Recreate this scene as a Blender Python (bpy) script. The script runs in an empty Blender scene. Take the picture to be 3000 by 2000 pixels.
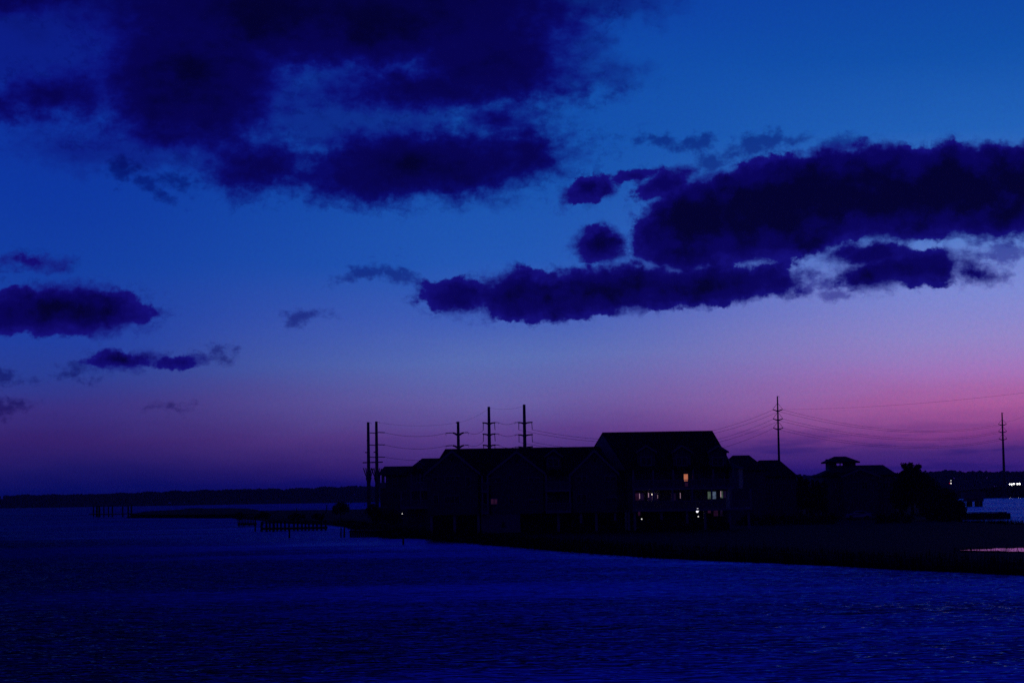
import bpy, math, random
import numpy as np
from mathutils import Vector, Matrix

# ------------------------------------------------------------------ camera, world, exposure
SC = bpy.context.scene
COL = SC.collection
F = 6000.0                      # focal length in photograph pixels (photo 3000 wide)
CAM_H = 5.5
PITCH = math.atan(452.0 / F)
ROLL = 0.016
cam_d = bpy.data.cameras.new("camera")
cam_d.sensor_width = 36.0
cam_d.lens = 36.0 * F / 3000.0
cam_d.clip_start = 0.5
cam_d.clip_end = 60000.0
cam = bpy.data.objects.new("camera", cam_d)
COL.objects.link(cam)
CR = Matrix.Rotation(math.pi / 2 + PITCH, 3, 'X') @ Matrix.Rotation(-ROLL, 3, 'Z')
cam.matrix_world = Matrix.Translation((0, 0, CAM_H)) @ CR.to_4x4()
SC.camera = cam
SC.view_settings.view_transform = 'Standard'
SC.view_settings.look = 'None'
SC.view_settings.exposure = 0.0
SC.view_settings.gamma = 1.0
SC.view_settings.use_curve_mapping = False
SC.cycles.max_bounces = 6
SC.cycles.use_denoising = False
SC.cycles.sample_clamp_indirect = 0.6


def ray(px, py):
    d = CR @ Vector(((px - 1500.0) / F, (1000.0 - py) / F, -1.0))
    return d


def W(px, py, D):
    """world point seen at photo pixel (px, py) standing D metres away"""
    d = ray(px, py)
    t = D / d.y
    return Vector((d.x * t, D, CAM_H + d.z * t))


def G(px, py, z=0.0):
    """world point at height z seen at photo pixel"""
    d = ray(px, py)
    t = (z - CAM_H) / d.z
    return Vector((d.x * t, d.y * t, z))


def lin(r, g, b):
    def f(c):
        c = c / 255.0
        return c / 12.92 if c <= 0.04045 else ((c + 0.055) / 1.055) ** 2.4
    return (f(r), f(g), f(b), 1.0)


class NT:
    """small helper to write node graphs"""
    def __init__(s, tree):
        s.t = tree
        tree.nodes.clear()

    def n(s, typ, **kw):
        nd = s.t.nodes.new(typ)
        for k, v in kw.items():
            setattr(nd, k, v)
        return nd

    def put(s, sock, v):
        if v is None:
            return
        if hasattr(v, 'is_linked') or isinstance(v, bpy.types.NodeSocket):
            s.t.links.new(v, sock)
        else:
            sock.default_value = v

    def m(s, op, a, b=None, c=None, clamp=False):
        nd = s.n('ShaderNodeMath', operation=op)
        nd.use_clamp = clamp
        s.put(nd.inputs[0], a)
        s.put(nd.inputs[1], b)
        if c is not None:
            s.put(nd.inputs[2], c)
        return nd.outputs[0]

    def v(s, op, a, b=None):
        nd = s.n('ShaderNodeVectorMath', operation=op)
        s.put(nd.inputs[0], a)
        if b is not None:
            s.put(nd.inputs[1], b)
        return nd.outputs['Value'] if op in ('LENGTH', 'DOT_PRODUCT') else nd.outputs[0]

    def scale(s, a, f):
        nd = s.n('ShaderNodeVectorMath', operation='SCALE')
        s.put(nd.inputs[0], a)
        s.put(nd.inputs['Scale'], f)
        return nd.outputs[0]

    def noise(s, vec, scale, detail=4.0, rough=0.55, out='Fac', dist=0.0, dim='2D'):
        nd = s.n('ShaderNodeTexNoise')
        nd.noise_dimensions = dim
        s.put(nd.inputs['Vector'], vec)
        nd.inputs['Scale'].default_value = scale
        nd.inputs['Detail'].default_value = detail
        nd.inputs['Roughness'].default_value = rough
        nd.inputs['Distortion'].default_value = dist
        return nd.outputs[out] if out == 'Fac' else nd.outputs['Color']

    def ss(s, x, a, b, lo=0.0, hi=1.0):
        nd = s.n('ShaderNodeMapRange')
        nd.interpolation_type = 'SMOOTHSTEP'
        s.put(nd.inputs['Value'], x)
        nd.inputs['From Min'].default_value = a
        nd.inputs['From Max'].default_value = b
        nd.inputs['To Min'].default_value = lo
        nd.inputs['To Max'].default_value = hi
        return nd.outputs['Result']

    def mix(s, f, a, b):
        nd = s.n('ShaderNodeMix')
        nd.data_type = 'RGBA'
        s.put(nd.inputs['Factor'], f)
        s.put(nd.inputs[6], a)
        s.put(nd.inputs[7], b)
        return nd.outputs[2]

    def ramp(s, fac, stops, interp='LINEAR'):
        nd = s.n('ShaderNodeValToRGB')
        r = nd.color_ramp
        r.interpolation = interp
        while len(r.elements) > 1:
            r.elements.remove(r.elements[-1])
        r.elements[0].position = stops[0][0]
        r.elements[0].color = stops[0][1]
        for p, c in stops[1:]:
            e = r.elements.new(p)
            e.color = c
        s.put(nd.inputs[0], fac)
        return nd.outputs[0]


def uv(px, py):
    d = ray(px, py)
    return (math.atan2(d.x, d.y) * 60.0, math.atan2(d.z, math.hypot(d.x, d.y)) * 60.0)


world = bpy.data.worlds.new("World")
SC.world = world
world.use_nodes = True


def build_world():
    w = NT(world.node_tree)
    tc = w.n('ShaderNodeTexCoord').outputs['Generated']
    sx = w.n('ShaderNodeSeparateXYZ')
    w.put(sx.inputs[0], tc)
    az = w.m('ARCTAN2', sx.outputs[0], sx.outputs[1])
    el = w.m('ARCSINE', sx.outputs[2])
    u = w.m('MULTIPLY', az, 60.0)            # hundreds of 1/6000 radian
    v = w.m('MULTIPLY', el, 60.0)
    cb = w.n('ShaderNodeCombineXYZ')
    w.put(cb.inputs[0], u)
    w.put(cb.inputs[1], v)
    P = cb.outputs[0]

    # --- twilight gradient: three columns of azimuth, elevation ramps (v / 16)
    def col(stops):
        return [(max(0.0, min(1.0, (1452 - y) / 1600.0)), lin(*c)) for y, c in stops]
    left = col([(1452, (3, 10, 90)), (1410, (6, 12, 94)), (1350, (29, 23, 102)), (1270, (54, 33, 110)), (1180, (58, 47, 130)),
                (1080, (41, 61, 150)), (980, (30, 62, 162)), (800, (18, 62, 162)), (560, (12, 54, 160)),
                (250, (12, 46, 154)), (0, (10, 38, 144))])
    mid = col([(1452, (10, 10, 98)), (1410, (26, 16, 108)), (1350, (66, 39, 120)), (1270, (95, 65, 142)),
               (1180, (105, 95, 167)), (1060, (91, 111, 183)), (930, (66, 96, 186)), (760, (34, 88, 182)),
               (520, (20, 82, 174)), (250, (16, 76, 170)), (0, (12, 64, 166))])
    right = col([(1452, (40, 24, 112)), (1395, (62, 32, 126)), (1345, (78, 42, 126)), (1290, (132, 61, 138)),
                 (1215, (173, 93, 160)), (1120, (167, 117, 189)), (1010, (149, 135, 203)), (880, (124, 138, 214)),
                 (700, (74, 122, 202)), (420, (32, 96, 184)), (200, (16, 80, 170)), (0, (12, 68, 162))])
    vv = w.m('ADD', v, 0.0)
    # gentle unevenness of the upper air
    air = w.noise(w.v('MULTIPLY', P, (0.10, 0.42, 1.0)), 1.0, 4.0, 0.6)
    vv = w.m('MULTIPLY_ADD', w.m('SUBTRACT', air, 0.5), 0.9, vv)
    fac = w.m('DIVIDE', vv, 16.0, clamp=True)
    cl, cm, cr = w.ramp(fac, left), w.ramp(fac, mid), w.ramp(fac, right)
    front = w.mix(w.ss(u, -14.0, 1.0), cl, cm)
    front = w.mix(w.ss(u, 0.0, 15.0), front, cr)
    # fine mottling of the thin haze
    mott = w.noise(w.v('MULTIPLY', P, (1.0, 1.0, 1.0)), 9.0, 3.0, 0.7, out='Color')
    a = w.v('ADD', w.v('MULTIPLY', mott, (0.34, 0.22, 0.18)), (0.83, 0.89, 0.91))
    front = w.v('MULTIPLY', front, a)

    # blue streaks of far cloud low on the right of the horizon
    st = w.noise(w.v('MULTIPLY', P, (0.30, 2.6, 1.0)), 1.0, 4.0, 0.55)
    sm = w.m('MULTIPLY', w.ss(st, 0.50, 0.68), w.ss(v, 2.3, 1.0))
    sm = w.m('MULTIPLY', sm, w.ss(u, 2.0, 9.0))
    front = w.mix(w.m('MULTIPLY', sm, 0.48), front, lin(30, 22, 112))

    # --- clouds: signed distance to groups of lobes, warped by turbulence
    n1 = w.v('SUBTRACT', w.noise(P, 0.9, 5.0, 0.62, out='Color'), (0.5, 0.5, 0.5))
    n2 = w.v('SUBTRACT', w.noise(P, 3.1, 5.0, 0.66, out='Color'), (0.5, 0.5, 0.5))
    fil = w.noise(w.v('ADD', w.v('MULTIPLY', P, (1.5, 2.3, 1.0)), w.scale(n2, 1.2)), 1.6, 5.0, 0.62)
    lump = w.m('SUBTRACT', w.noise(w.v('ADD', P, w.scale(n2, 0.4)), 1.3, 3.0, 0.5), 0.5)
    fbm = w.m('SUBTRACT', w.noise(w.v('MULTIPLY', P, (0.75, 1.15, 1.0)), 2.2, 7.0, 0.585), 0.5)
    big = w.m('SUBTRACT', w.noise(w.v('MULTIPLY', P, (0.45, 0.8, 1.0)), 1.0, 5.0, 0.55), 0.5)

    def field(lobes, warp1, warp2, k):
        Q = w.v('ADD', P, w.v('ADD', w.scale(n1, warp1), w.scale(n2, warp2)))
        sep = w.n('ShaderNodeSeparateXYZ')
        w.put(sep.inputs[0], w.v('ADD', P, w.scale(n1, warp1 * 0.25)))
        qv = sep.outputs[1]
        acc = None
        for L in lobes:
            px, py, rx, ry = L[:4]
            rot = L[4] if len(L) > 4 else 0.0
            bot = L[5] if len(L) > 5 else None
            c = uv(px, py)
            mp = w.n('ShaderNodeMapping')
            mp.vector_type = 'TEXTURE'
            w.put(mp.inputs['Vector'], Q)
            mp.inputs['Location'].default_value = (c[0], c[1], 0)
            mp.inputs['Rotation'].default_value = (0, 0, math.radians(rot))
            mp.inputs['Scale'].default_value = (rx / 100.0, ry / 100.0, 1)
            ln = w.v('LENGTH', mp.outputs[0])
            s_ = 0.6 * min(rx, ry) / 100.0 + 0.4 * math.sqrt(rx * ry) / 100.0
            d = w.m('MULTIPLY_ADD', ln, s_, -s_)
            if bot is not None:
                vb = uv(px, bot)[1]
                d = w.m('SMOOTH_MAX', d, w.m('SUBTRACT', vb, qv), 0.25)
            acc = d if acc is None else w.m('SMOOTH_MIN', acc, d, k)
        return acc

    soft = [(980, 40, 780, 165), (560, 225, 285, 205), (540, 396, 240, 42), (180, 282, 190, 70),
            (10, 300, 120, 46), (1430, 175, 250, 150), (1290, 264, 405, 62), (1225, 482, 460, 104, 3), (1110, 550, 200, 50),
            (1540, 455, 108, 92), (765, 488, 175, 80), (1455, 352, 100, 34), (30, -40, 320, 80)]
    veil = [(300, 130, 480, 190), (1040, 300, 380, 150), (1760, 4, 230, 74), (1630, 150, 170, 150), (420, 440, 380, 66),
            (1450, 350, 190, 64), (1445, 580, 70, 22), (1800, 220, 80, 50)]
    crisp = [(2780, 566, 450, 146, 0, 702), (2960, 566, 345, 134, 0, 704), (2290, 612, 440, 156, 11, 768), (2480, 560, 360, 132, 6, 764),
             (2060, 640, 228, 122, 18), (2020, 700, 180, 105), (1945, 545, 95, 44, 20),
             (1335, 868, 104, 56), (1530, 866, 138, 80), (1620, 876, 185, 66), (1800, 846, 270, 74, 4), (2060, 838, 310, 62, 4),
             (2270, 830, 100, 42), (1755, 722, 82, 62, 0, 774), (1722, 556, 84, 42, 20), (1860, 520, 80, 22), (2640, 793, 200, 66, 4, 846),
             (2850, 802, 75, 26, -10), (2560, 748, 140, 44), (185, 912, 265, 80, 0, 984), (60, 912, 185, 74, 0, 984), (90, 768, 88, 24, 0, 788),
             (350, 1058, 96, 30, 0, 1088), (510, 1064, 74, 26, 0, 1090)]
    faint = [(345, 498, 58, 40), (430, 543, 95, 22, -35), (515, 535, 58, 30), (2040, 420, 95, 26), (2230, 420, 125, 34, 5), (1930, 410, 90, 18), (2470, 425, 70, 36), (2085, 485, 60, 34), (2950, 738, 85, 36, -10),
             (2385, 838, 52, 30), (2440, 858, 58, 26), (640, 1045, 60, 28), (230, 1088, 80, 26), (10, 1100, 70, 22),
             (20, 1195, 85, 26), (500, 1195, 42, 14), (1065, 797, 84, 24, 18), (1160, 802, 80, 26, -22),
             (890, 930, 60, 20, 8), (1700, 802, 120, 22), (1250, 856, 55, 30)]

    dv = w.m('MULTIPLY_ADD', big, 0.9, field(veil, 0.9, 0.3, 0.4))
    dv = w.m('MULTIPLY_ADD', fbm, 1.0, dv)
    av = w.ss(dv, 0.45, -0.7, 0.0, 0.62)
    ds = w.m('MULTIPLY_ADD', big, 0.6, field(soft, 0.80, 0.30, 0.25))
    ds = w.m('MULTIPLY_ADD', fbm, 0.85, ds)
    as_ = w.ss(ds, 0.40, -0.40)
    dc = field(crisp, 0.40, 0.26, 0.10)
    dc = w.m('MULTIPLY_ADD', fbm, 0.56, dc)
    dc = w.m('MULTIPLY_ADD', lump, 0.34, dc)
    # some rims are crisp, others fray into haze
    sf = w.ss(w.noise(P, 0.7, 2.0, 0.5), 0.36, 0.64, 0.07, 0.26)
    ac = w.m('MULTIPLY_ADD', w.m('DIVIDE', dc, sf), -0.5, 0.5, clamp=True)
    ac = w.ss(ac, 0.0, 1.0)
    wisp = w.m('MULTIPLY', w.ss(fil, 0.50, 0.66), w.ss(dc, 0.36, 0.0, 0.0, 0.36))
    wisp2 = w.m('MULTIPLY', w.ss(fil, 0.46, 0.68), w.ss(ds, 0.80, 0.10, 0.0, 0.42))
    df = w.m('MULTIPLY_ADD', fbm, 1.0, field(faint, 0.5, 0.45, 0.12))
    af = w.ss(df, 0.14, -0.30, 0.0, 0.80)
    af = w.m('MAXIMUM', af, w.m('MAXIMUM', wisp, wisp2))

    core = lin(2, 1, 46)
    cs = w.mix(w.ss(ds, 0.1, -0.85), lin(10, 14, 122), lin(6, 3, 80))
    cs = w.mix(w.ss(w.m('MULTIPLY_ADD', big, 2.0, ds), -0.8, -2.1), cs, core)
    cc = w.mix(w.ss(dc, 0.05, -0.45), lin(20, 15, 124), lin(8, 3, 88))
    cc = w.mix(w.ss(w.m('MULTIPLY_ADD', lump, 1.2, w.m('MULTIPLY_ADD', big, 1.3, dc)), -0.30, -1.20), cc, core)
    skyc = w.mix(av, front, lin(10, 14, 120))
    skyc = w.mix(af, skyc, w.v('MULTIPLY', skyc, (0.24, 0.19, 0.48)))
    skyc = w.mix(as_, skyc, cs)
    skyc = w.mix(ac, skyc, cc)

    # --- the rest of the dome: extra blue above the view, dark at the zenith and behind
    lid = w.m('MULTIPLY', w.ss(w.m('MULTIPLY_ADD', big, 3.0, v), 13.2, 16.2), w.ss(w.m('MULTIPLY_ADD', big, 5.0, u), 7.0, 0.0))
    skyc = w.mix(lid, skyc, lin(4, 2, 62))
    hi = w.mix(w.ss(u, -22.0, 5.0), (0.0010, 0.0022, 0.12, 1), (0.0028, 0.0085, 0.74, 1))  # blue added out of view to colour the water's reflection
    hi = w.mix(w.ss(v, 26.0, 60.0), hi, (0.0010, 0.0014, 0.060, 1))
    over = w.mix(w.ss(v, 14.6, 19.0), skyc, hi)
    aaz = w.m('ABSOLUTE', az)
    rear = w.ramp(w.m('DIVIDE', v, 94.0, clamp=True),
                  [(0.0, (0.0045, 0.0022, 0.060, 1)), (0.3, (0.0040, 0.0022, 0.060, 1)), (1.0, (0.0010, 0.0014, 0.060, 1))])
    full = w.mix(w.ss(aaz, 0.45, 1.5), over, rear)

    # physical sky, sun a few degrees under the horizon beyond the right of the frame
    ns = w.n('ShaderNodeTexSky')
    ns.sky_type = 'NISHITA'
    ns.sun_disc = False
    ns.sun_elevation = math.radians(-4.0)
    ns.sun_rotation = math.radians(16.0)
    bg1 = w.n('ShaderNodeBackground')
    w.put(bg1.inputs[0], full)
    bg1.inputs[1].default_value = 1.0
    bg2 = w.n('ShaderNodeBackground')
    w.put(bg2.inputs[0], ns.outputs[0])
    bg2.inputs[1].default_value = 0.004
    ad = w.n('ShaderNodeAddShader')
    w.put(ad.inputs[0], bg1.outputs[0])
    w.put(ad.inputs[1], bg2.outputs[0])
    out = w.n('ShaderNodeOutputWorld')
    w.put(out.inputs[0], ad.outputs[0])


build_world()
world.cycles.sampling_method = 'MANUAL'
world.cycles.sample_map_resolution = 512
#WORLD_END

# ------------------------------------------------------------------ helpers
RND = random.Random(7)


class MB:
    """collects polygons and links them as ONE mesh object"""
    def __init__(s):
        s.v, s.f = [], []

    def add(s, vs, fs):
        o = len(s.v)
        s.v += [tuple(p) for p in vs]
        s.f += [tuple(i + o for i in q) for q in fs]

    def box(s, a, b):
        x0, y0, z0 = a
        x1, y1, z1 = b
        s.add([(x0, y0, z0), (x1, y0, z0), (x1, y1, z0), (x0, y1, z0), (x0, y0, z1), (x1, y0, z1), (x1, y1, z1), (x0, y1, z1)],
              [(0, 3, 2, 1), (4, 5, 6, 7), (0, 1, 5, 4), (1, 2, 6, 5), (2, 3, 7, 6), (3, 0, 4, 7)])

    def prism(s, front, back):
        n = len(front)
        s.add(list(front) + list(back), [tuple(range(n)), tuple(range(2 * n - 1, n - 1, -1))] +
              [(i, i + n, (i + 1) % n + n, (i + 1) % n) for i in range(n)])

    def tube(s, pts, rad, seg=8, cap=True):
        pts = [Vector(p) for p in pts]
        if not hasattr(rad, '__len__'):
            rad = [rad] * len(pts)
        rings = []
        for i, p in enumerate(pts):
            t = (pts[min(i + 1, len(pts) - 1)] - pts[max(i - 1, 0)]).normalized()
            ref = Vector((0, 0, 1)) if abs(t.z) < 0.9 else Vector((0, 1, 0))
            a = t.cross(ref).normalized()
            b = t.cross(a)
            rings.append([p + (a * math.cos(k * 2 * math.pi / seg) + b * math.sin(k * 2 * math.pi / seg)) * rad[i] for k in range(seg)])
        vs = [q for r in rings for q in r]
        fs = []
        for i in range(len(rings) - 1):
            for k in range(seg):
                fs.append((i * seg + k, i * seg + (k + 1) % seg, (i + 1) * seg + (k + 1) % seg, (i + 1) * seg + k))
        if cap:
            fs.append(tuple(range(seg - 1, -1, -1)))
            fs.append(tuple((len(rings) - 1) * seg + k for k in range(seg)))
        s.add(vs, fs)

    def build(s, name, mat, parent=None, origin=None):
        me = bpy.data.meshes.new(name)
        o3 = Vector(origin) if origin is not None else Vector((0, 0, 0))
        me.from_pydata([Vector(p) - o3 for p in s.v], [], s.f)
        me.materials.append(mat)
        me.update()
        ob = bpy.data.objects.new(name, me)
        COL.objects.link(ob)
        if parent is not None:
            ob.parent = parent
        else:
            ob.location = o3
        return ob


def tag(o, label, cat, group=None, kind=None):
    if label:
        o['label'] = label
    if cat:
        o['category'] = cat
    if group:
        o['group'] = group
    if kind:
        o['kind'] = kind
    return o


def thing(name, label, cat, loc=(0, 0, 0), group=None):
    o = bpy.data.objects.new(name, None)
    o.empty_display_size = 0.3
    COL.objects.link(o)
    o.location = loc
    return tag(o, label, cat, group)


def part(mb, name, mat, root, label=None):
    """part given in world coordinates, hung under its thing"""
    par = root
    off = Vector((0, 0, 0))
    while par is not None:
        off += Vector(par.location)
        par = par.parent
    ob = mb.build(name, mat, root, off)
    if label:
        ob['label'] = label
    return ob


# ------------------------------------------------------------------ materials
def mat_basic(name, base, rough=0.8, vary=0.25, scale=1.5, metal=0.0, bump=0.0, bscale=12.0, stretch=(1, 1, 1), spec=0.3):
    m = bpy.data.materials.new(name)
    m.use_nodes = True
    w = NT(m.node_tree)
    b = w.n('ShaderNodeBsdfPrincipled')
    o = w.n('ShaderNodeOutputMaterial')
    co = w.v('MULTIPLY', w.n('ShaderNodeTexCoord').outputs['Object'], stretch)
    nz = w.noise(co, scale, 5.0, 0.6, dim='3D')
    lo = tuple(c * (1 - vary) for c in base) + (1,)
    hi = tuple(min(1, c * (1 + vary)) for c in base) + (1,)
    w.put(b.inputs['Base Color'], w.mix(nz, lo, hi))
    b.inputs['Roughness'].default_value = rough
    b.inputs['Metallic'].default_value = metal
    b.inputs['Specular IOR Level'].default_value = spec
    if bump:
        bp = w.n('ShaderNodeBump')
        bp.inputs['Strength'].default_value = bump
        bp.inputs['Distance'].default_value = 0.05
        w.put(bp.inputs['Height'], w.noise(co, bscale, 4.0, 0.6, dim='3D'))
        w.put(b.inputs['Normal'], bp.outputs[0])
    w.put(o.inputs[0], b.outputs[0])
    return m


def mat_siding(name, base, pitch=0.16):
    m = bpy.data.materials.new(name)
    m.use_nodes = True
    w = NT(m.node_tree)
    b = w.n('ShaderNodeBsdfPrincipled')
    o = w.n('ShaderNodeOutputMaterial')
    co = w.n('ShaderNodeTexCoord').outputs['Object']
    sx = w.n('ShaderNodeSeparateXYZ')
    w.put(sx.inputs[0], co)
    saw = w.m('FRACT', w.m('DIVIDE', sx.outputs[2], pitch))
    nz = w.noise(w.v('MULTIPLY', co, (0.6, 0.6, 2.0)), 1.0, 5.0, 0.6, dim='3D')
    w.put(b.inputs['Base Color'], w.mix(nz, tuple(c * 0.8 for c in base) + (1,), tuple(c * 1.15 for c in base) + (1,)))
    b.inputs['Roughness'].default_value = 0.75
    bp = w.n('ShaderNodeBump')
    bp.inputs['Strength'].default_value = 0.8
    bp.inputs['Distance'].default_value = 0.02
    w.put(bp.inputs['Height'], saw)
    w.put(b.inputs['Normal'], bp.outputs[0])
    w.put(o.inputs[0], b.outputs[0])
    return m


def mat_glass(name):
    m = bpy.data.materials.new(name)
    m.use_nodes = True
    b = m.node_tree.nodes['Principled BSDF']
    b.inputs['Base Color'].default_value = (0.012, 0.014, 0.018, 1)
    b.inputs['Roughness'].default_value = 0.08
    b.inputs['Specular IOR Level'].default_value = 0.5
    return m


def mat_lit(name, rgb, strength, mottled=0.5, scale=3.0):
    m = bpy.data.materials.new(name)
    m.use_nodes = True
    w = NT(m.node_tree)
    co = w.n('ShaderNodeTexCoord').outputs['Object']
    e = w.n('ShaderNodeEmission')
    o = w.n('ShaderNodeOutputMaterial')
    c = lin(*rgb)
    nz = w.noise(co, scale, 3.0, 0.6, dim='3D')
    w.put(e.inputs[0], w.mix(w.ss(nz, 0.3, 0.7), tuple(x * (1 - mottled) for x in c[:3]) + (1,), c))
    e.inputs[1].default_value = strength
    w.put(o.inputs[0], e.outputs[0])
    return m


M = {}
M['siding'] = mat_siding('grey_cedar_siding', (0.15, 0.146, 0.142))
M['pale_and_skylit_siding'] = mat_siding('pale_and_skylit_siding', (0.26, 0.25, 0.245))  # pale walls, and sky light put into the bay's colour
M['trim'] = mat_basic('white_trim', (0.32, 0.31, 0.305), 0.6, 0.12)
M['roof'] = mat_basic('asphalt_shingle', (0.020, 0.0195, 0.020), 0.95, 0.35, 3.0, bump=0.4, bscale=9.0, spec=0.1)
M['glass'] = mat_glass('dark_window_glass')
M['steel'] = mat_basic('weathered_steel', (0.10, 0.09, 0.085), 0.7, 0.25, 2.0, spec=0.2)
M['wire'] = mat_basic('aluminium_conductor', (0.08, 0.08, 0.085), 0.6, 0.1)
M['timber'] = mat_basic('weathered_timber', (0.075, 0.066, 0.058), 0.9, 0.35, 1.2, stretch=(6, 6, 0.8), spec=0.1)
M['pile'] = mat_basic('tarred_piling', (0.035, 0.031, 0.028), 0.9, 0.4, 2.0, stretch=(3, 3, 0.7), spec=0.1)
M['concrete'] = mat_basic('concrete', (0.20, 0.195, 0.19), 0.9, 0.25, 0.8, bump=0.2)
M['leaf'] = mat_basic('dark_foliage', (0.045, 0.062, 0.030), 0.8, 0.5, 0.8, spec=0.1)
M['leaf_far'] = mat_basic('far_foliage', (0.045, 0.055, 0.035), 0.9, 0.4, 0.05, spec=0.05)
M['bark'] = mat_basic('bark', (0.06, 0.05, 0.042), 0.9, 0.4, 3.0)
M['car'] = mat_basic('silver_car_paint', (0.48, 0.49, 0.51), 0.3, 0.04, 1.0, metal=0.2, spec=0.5)
M['dark_car'] = mat_basic('dark_car_paint', (0.03, 0.03, 0.035), 0.35, 0.1, spec=0.5)
M['rubber'] = mat_basic('tyre_rubber', (0.02, 0.02, 0.02), 0.9, 0.2)
M['asphalt'] = mat_basic('asphalt', (0.05, 0.05, 0.05), 0.9, 0.25, 0.6, bump=0.2)
M['grass'] = mat_basic('marsh_grass', (0.022, 0.025, 0.012), 0.95, 0.5, 0.4, spec=0.02)
M['soil'] = mat_basic('marsh_soil', (0.016, 0.015, 0.011), 0.95, 0.5, 0.12, bump=0.5, bscale=2.0, spec=0.02)

# ------------------------------------------------------------------ water
def mat_water(name, rough, bump, lean=0.10):
    m = bpy.data.materials.new(name)
    m.use_nodes = True
    w = NT(m.node_tree)
    b = w.n('ShaderNodeBsdfPrincipled')
    o = w.n('ShaderNodeOutputMaterial')
    b.inputs['Base Color'].default_value = (0.004, 0.007, 0.011, 1)
    b.inputs['Roughness'].default_value = rough
    b.inputs['IOR'].default_value = 1.333
    if bump:
        # wind blown chop (crests across the line of sight), swell and broad gusts; slopes by finite
        # differences so the waves keep their steepness however far away they lie
        co = w.n('ShaderNodeTexCoord').outputs['Object']
        gust = w.noise(w.v('MULTIPLY', co, (0.4, 1.0, 1.0)), 0.03, 4.0, 0.6)
        amp = w.ss(gust, 0.32, 0.68, 0.40, 1.35)
        # calmer in the lee of the island
        sp_ = w.n('ShaderNodeSeparateXYZ')
        w.put(sp_.inputs[0], co)
        off_shore = w.m('SUBTRACT', w.m('MULTIPLY_ADD', sp_.outputs[0], -1.5, 221.0), sp_.outputs[1])
        calm = w.ss(w.m('MULTIPLY_ADD', gust, 40.0, off_shore), 75.0, 15.0, 1.0, 0.5)
        # rougher on the open bay to the left
        calm = w.m('MULTIPLY', calm, w.ss(sp_.outputs[0], -5.0, -120.0, 1.0, 1.7))
        amp = w.m('MULTIPLY', amp, calm)

        def height(off):
            p = w.v('ADD', co, off)
            chop = w.noise(w.v('MULTIPLY', p, (0.45, 1.0, 1.0)), 1.5, 3.0, 0.55, dist=0.5)
            swell = w.noise(w.v('MULTIPLY', p, (0.30, 1.0, 1.0)), 0.30, 1.0, 0.5)
            return w.m('MULTIPLY_ADD', chop, 1.0, w.m('MULTIPLY', swell, 1.6))
        e = 0.12
        h0, hx, hy = height((0, 0, 0)), height((e, 0, 0)), height((0, e, 0))
        k = w.m('MULTIPLY', amp, -bump / e)
        cb = w.n('ShaderNodeCombineXYZ')
        w.put(cb.inputs[0], w.m('MULTIPLY', w.m('SUBTRACT', hx, h0), k))
        # wind from the far shore: short steep lee faces, long low backs
        gy = w.m('ABSOLUTE', w.m('MULTIPLY', w.m('SUBTRACT', hy, h0), k))
        w.put(cb.inputs[1], w.m('MULTIPLY_ADD', gy, -1.0, w.m('MULTIPLY', calm, -lean)))
        cb.inputs[2].default_value = 1.0
        w.put(b.inputs['Normal'], w.v('NORMALIZE', cb.outputs[0]))
    w.put(o.inputs[0], b.outputs[0])
    return m


M['water'] = mat_water('choppy_bay_water', 0.17, 0.62, 0.11)
M['still'] = mat_water('still_pond_water', 0.08, 0.010, 0.0)

wb = MB()
wb.add([(-4500, -200, 0), (4500, -200, 0), (4500, 6000, 0), (-4500, 6000, 0)], [(0, 1, 2, 3)])
tag(wb.build('water', M['water']), None, None, kind='structure')
bb = MB()
bb.add([(-4500, -200, -2.5), (4500, -200, -2.5), (4500, 6000, -2.5), (-4500, 6000, -2.5)], [(0, 1, 2, 3)])
tag(bb.build('seabed', M['soil']), None, None, kind='structure')

# ------------------------------------------------------------------ low marsh island
front = [(1150, 1578), (1179, 1575), (1265, 1580), (1366, 1589), (1452, 1599), (1500, 1601), (1570, 1608), (1647, 1615), (1740, 1622), (1832, 1628),
         (1930, 1635), (2029, 1640), (2150, 1645), (2265, 1649), (2360, 1654), (2457, 1658), (2540, 1663), (2603, 1667), (2710, 1672), (2814, 1676),
         (2900, 1681), (3000, 1685), (3120, 1691), (3260, 1700)]
back = [(3260, 1560), (3120, 1555), (3000, 1550), (2930, 1545), (2860, 1543), (2800, 1543), (2760, 1538), (2735, 1522), (2790, 1503), (2826, 1497),
        (2800, 1478), (2740, 1470), (2600, 1466), (2400, 1470)]
rear_left = [(1200, 1492), (1050, 1495), (985, 1497), (900, 1498), (800, 1499), (720, 1501)]
left = [(693, 1510), (697, 1519), (745, 1522), (800, 1530), (860, 1534), (930, 1536), (985, 1539), (1024, 1544), (1060, 1553), (1100, 1565)]


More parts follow.
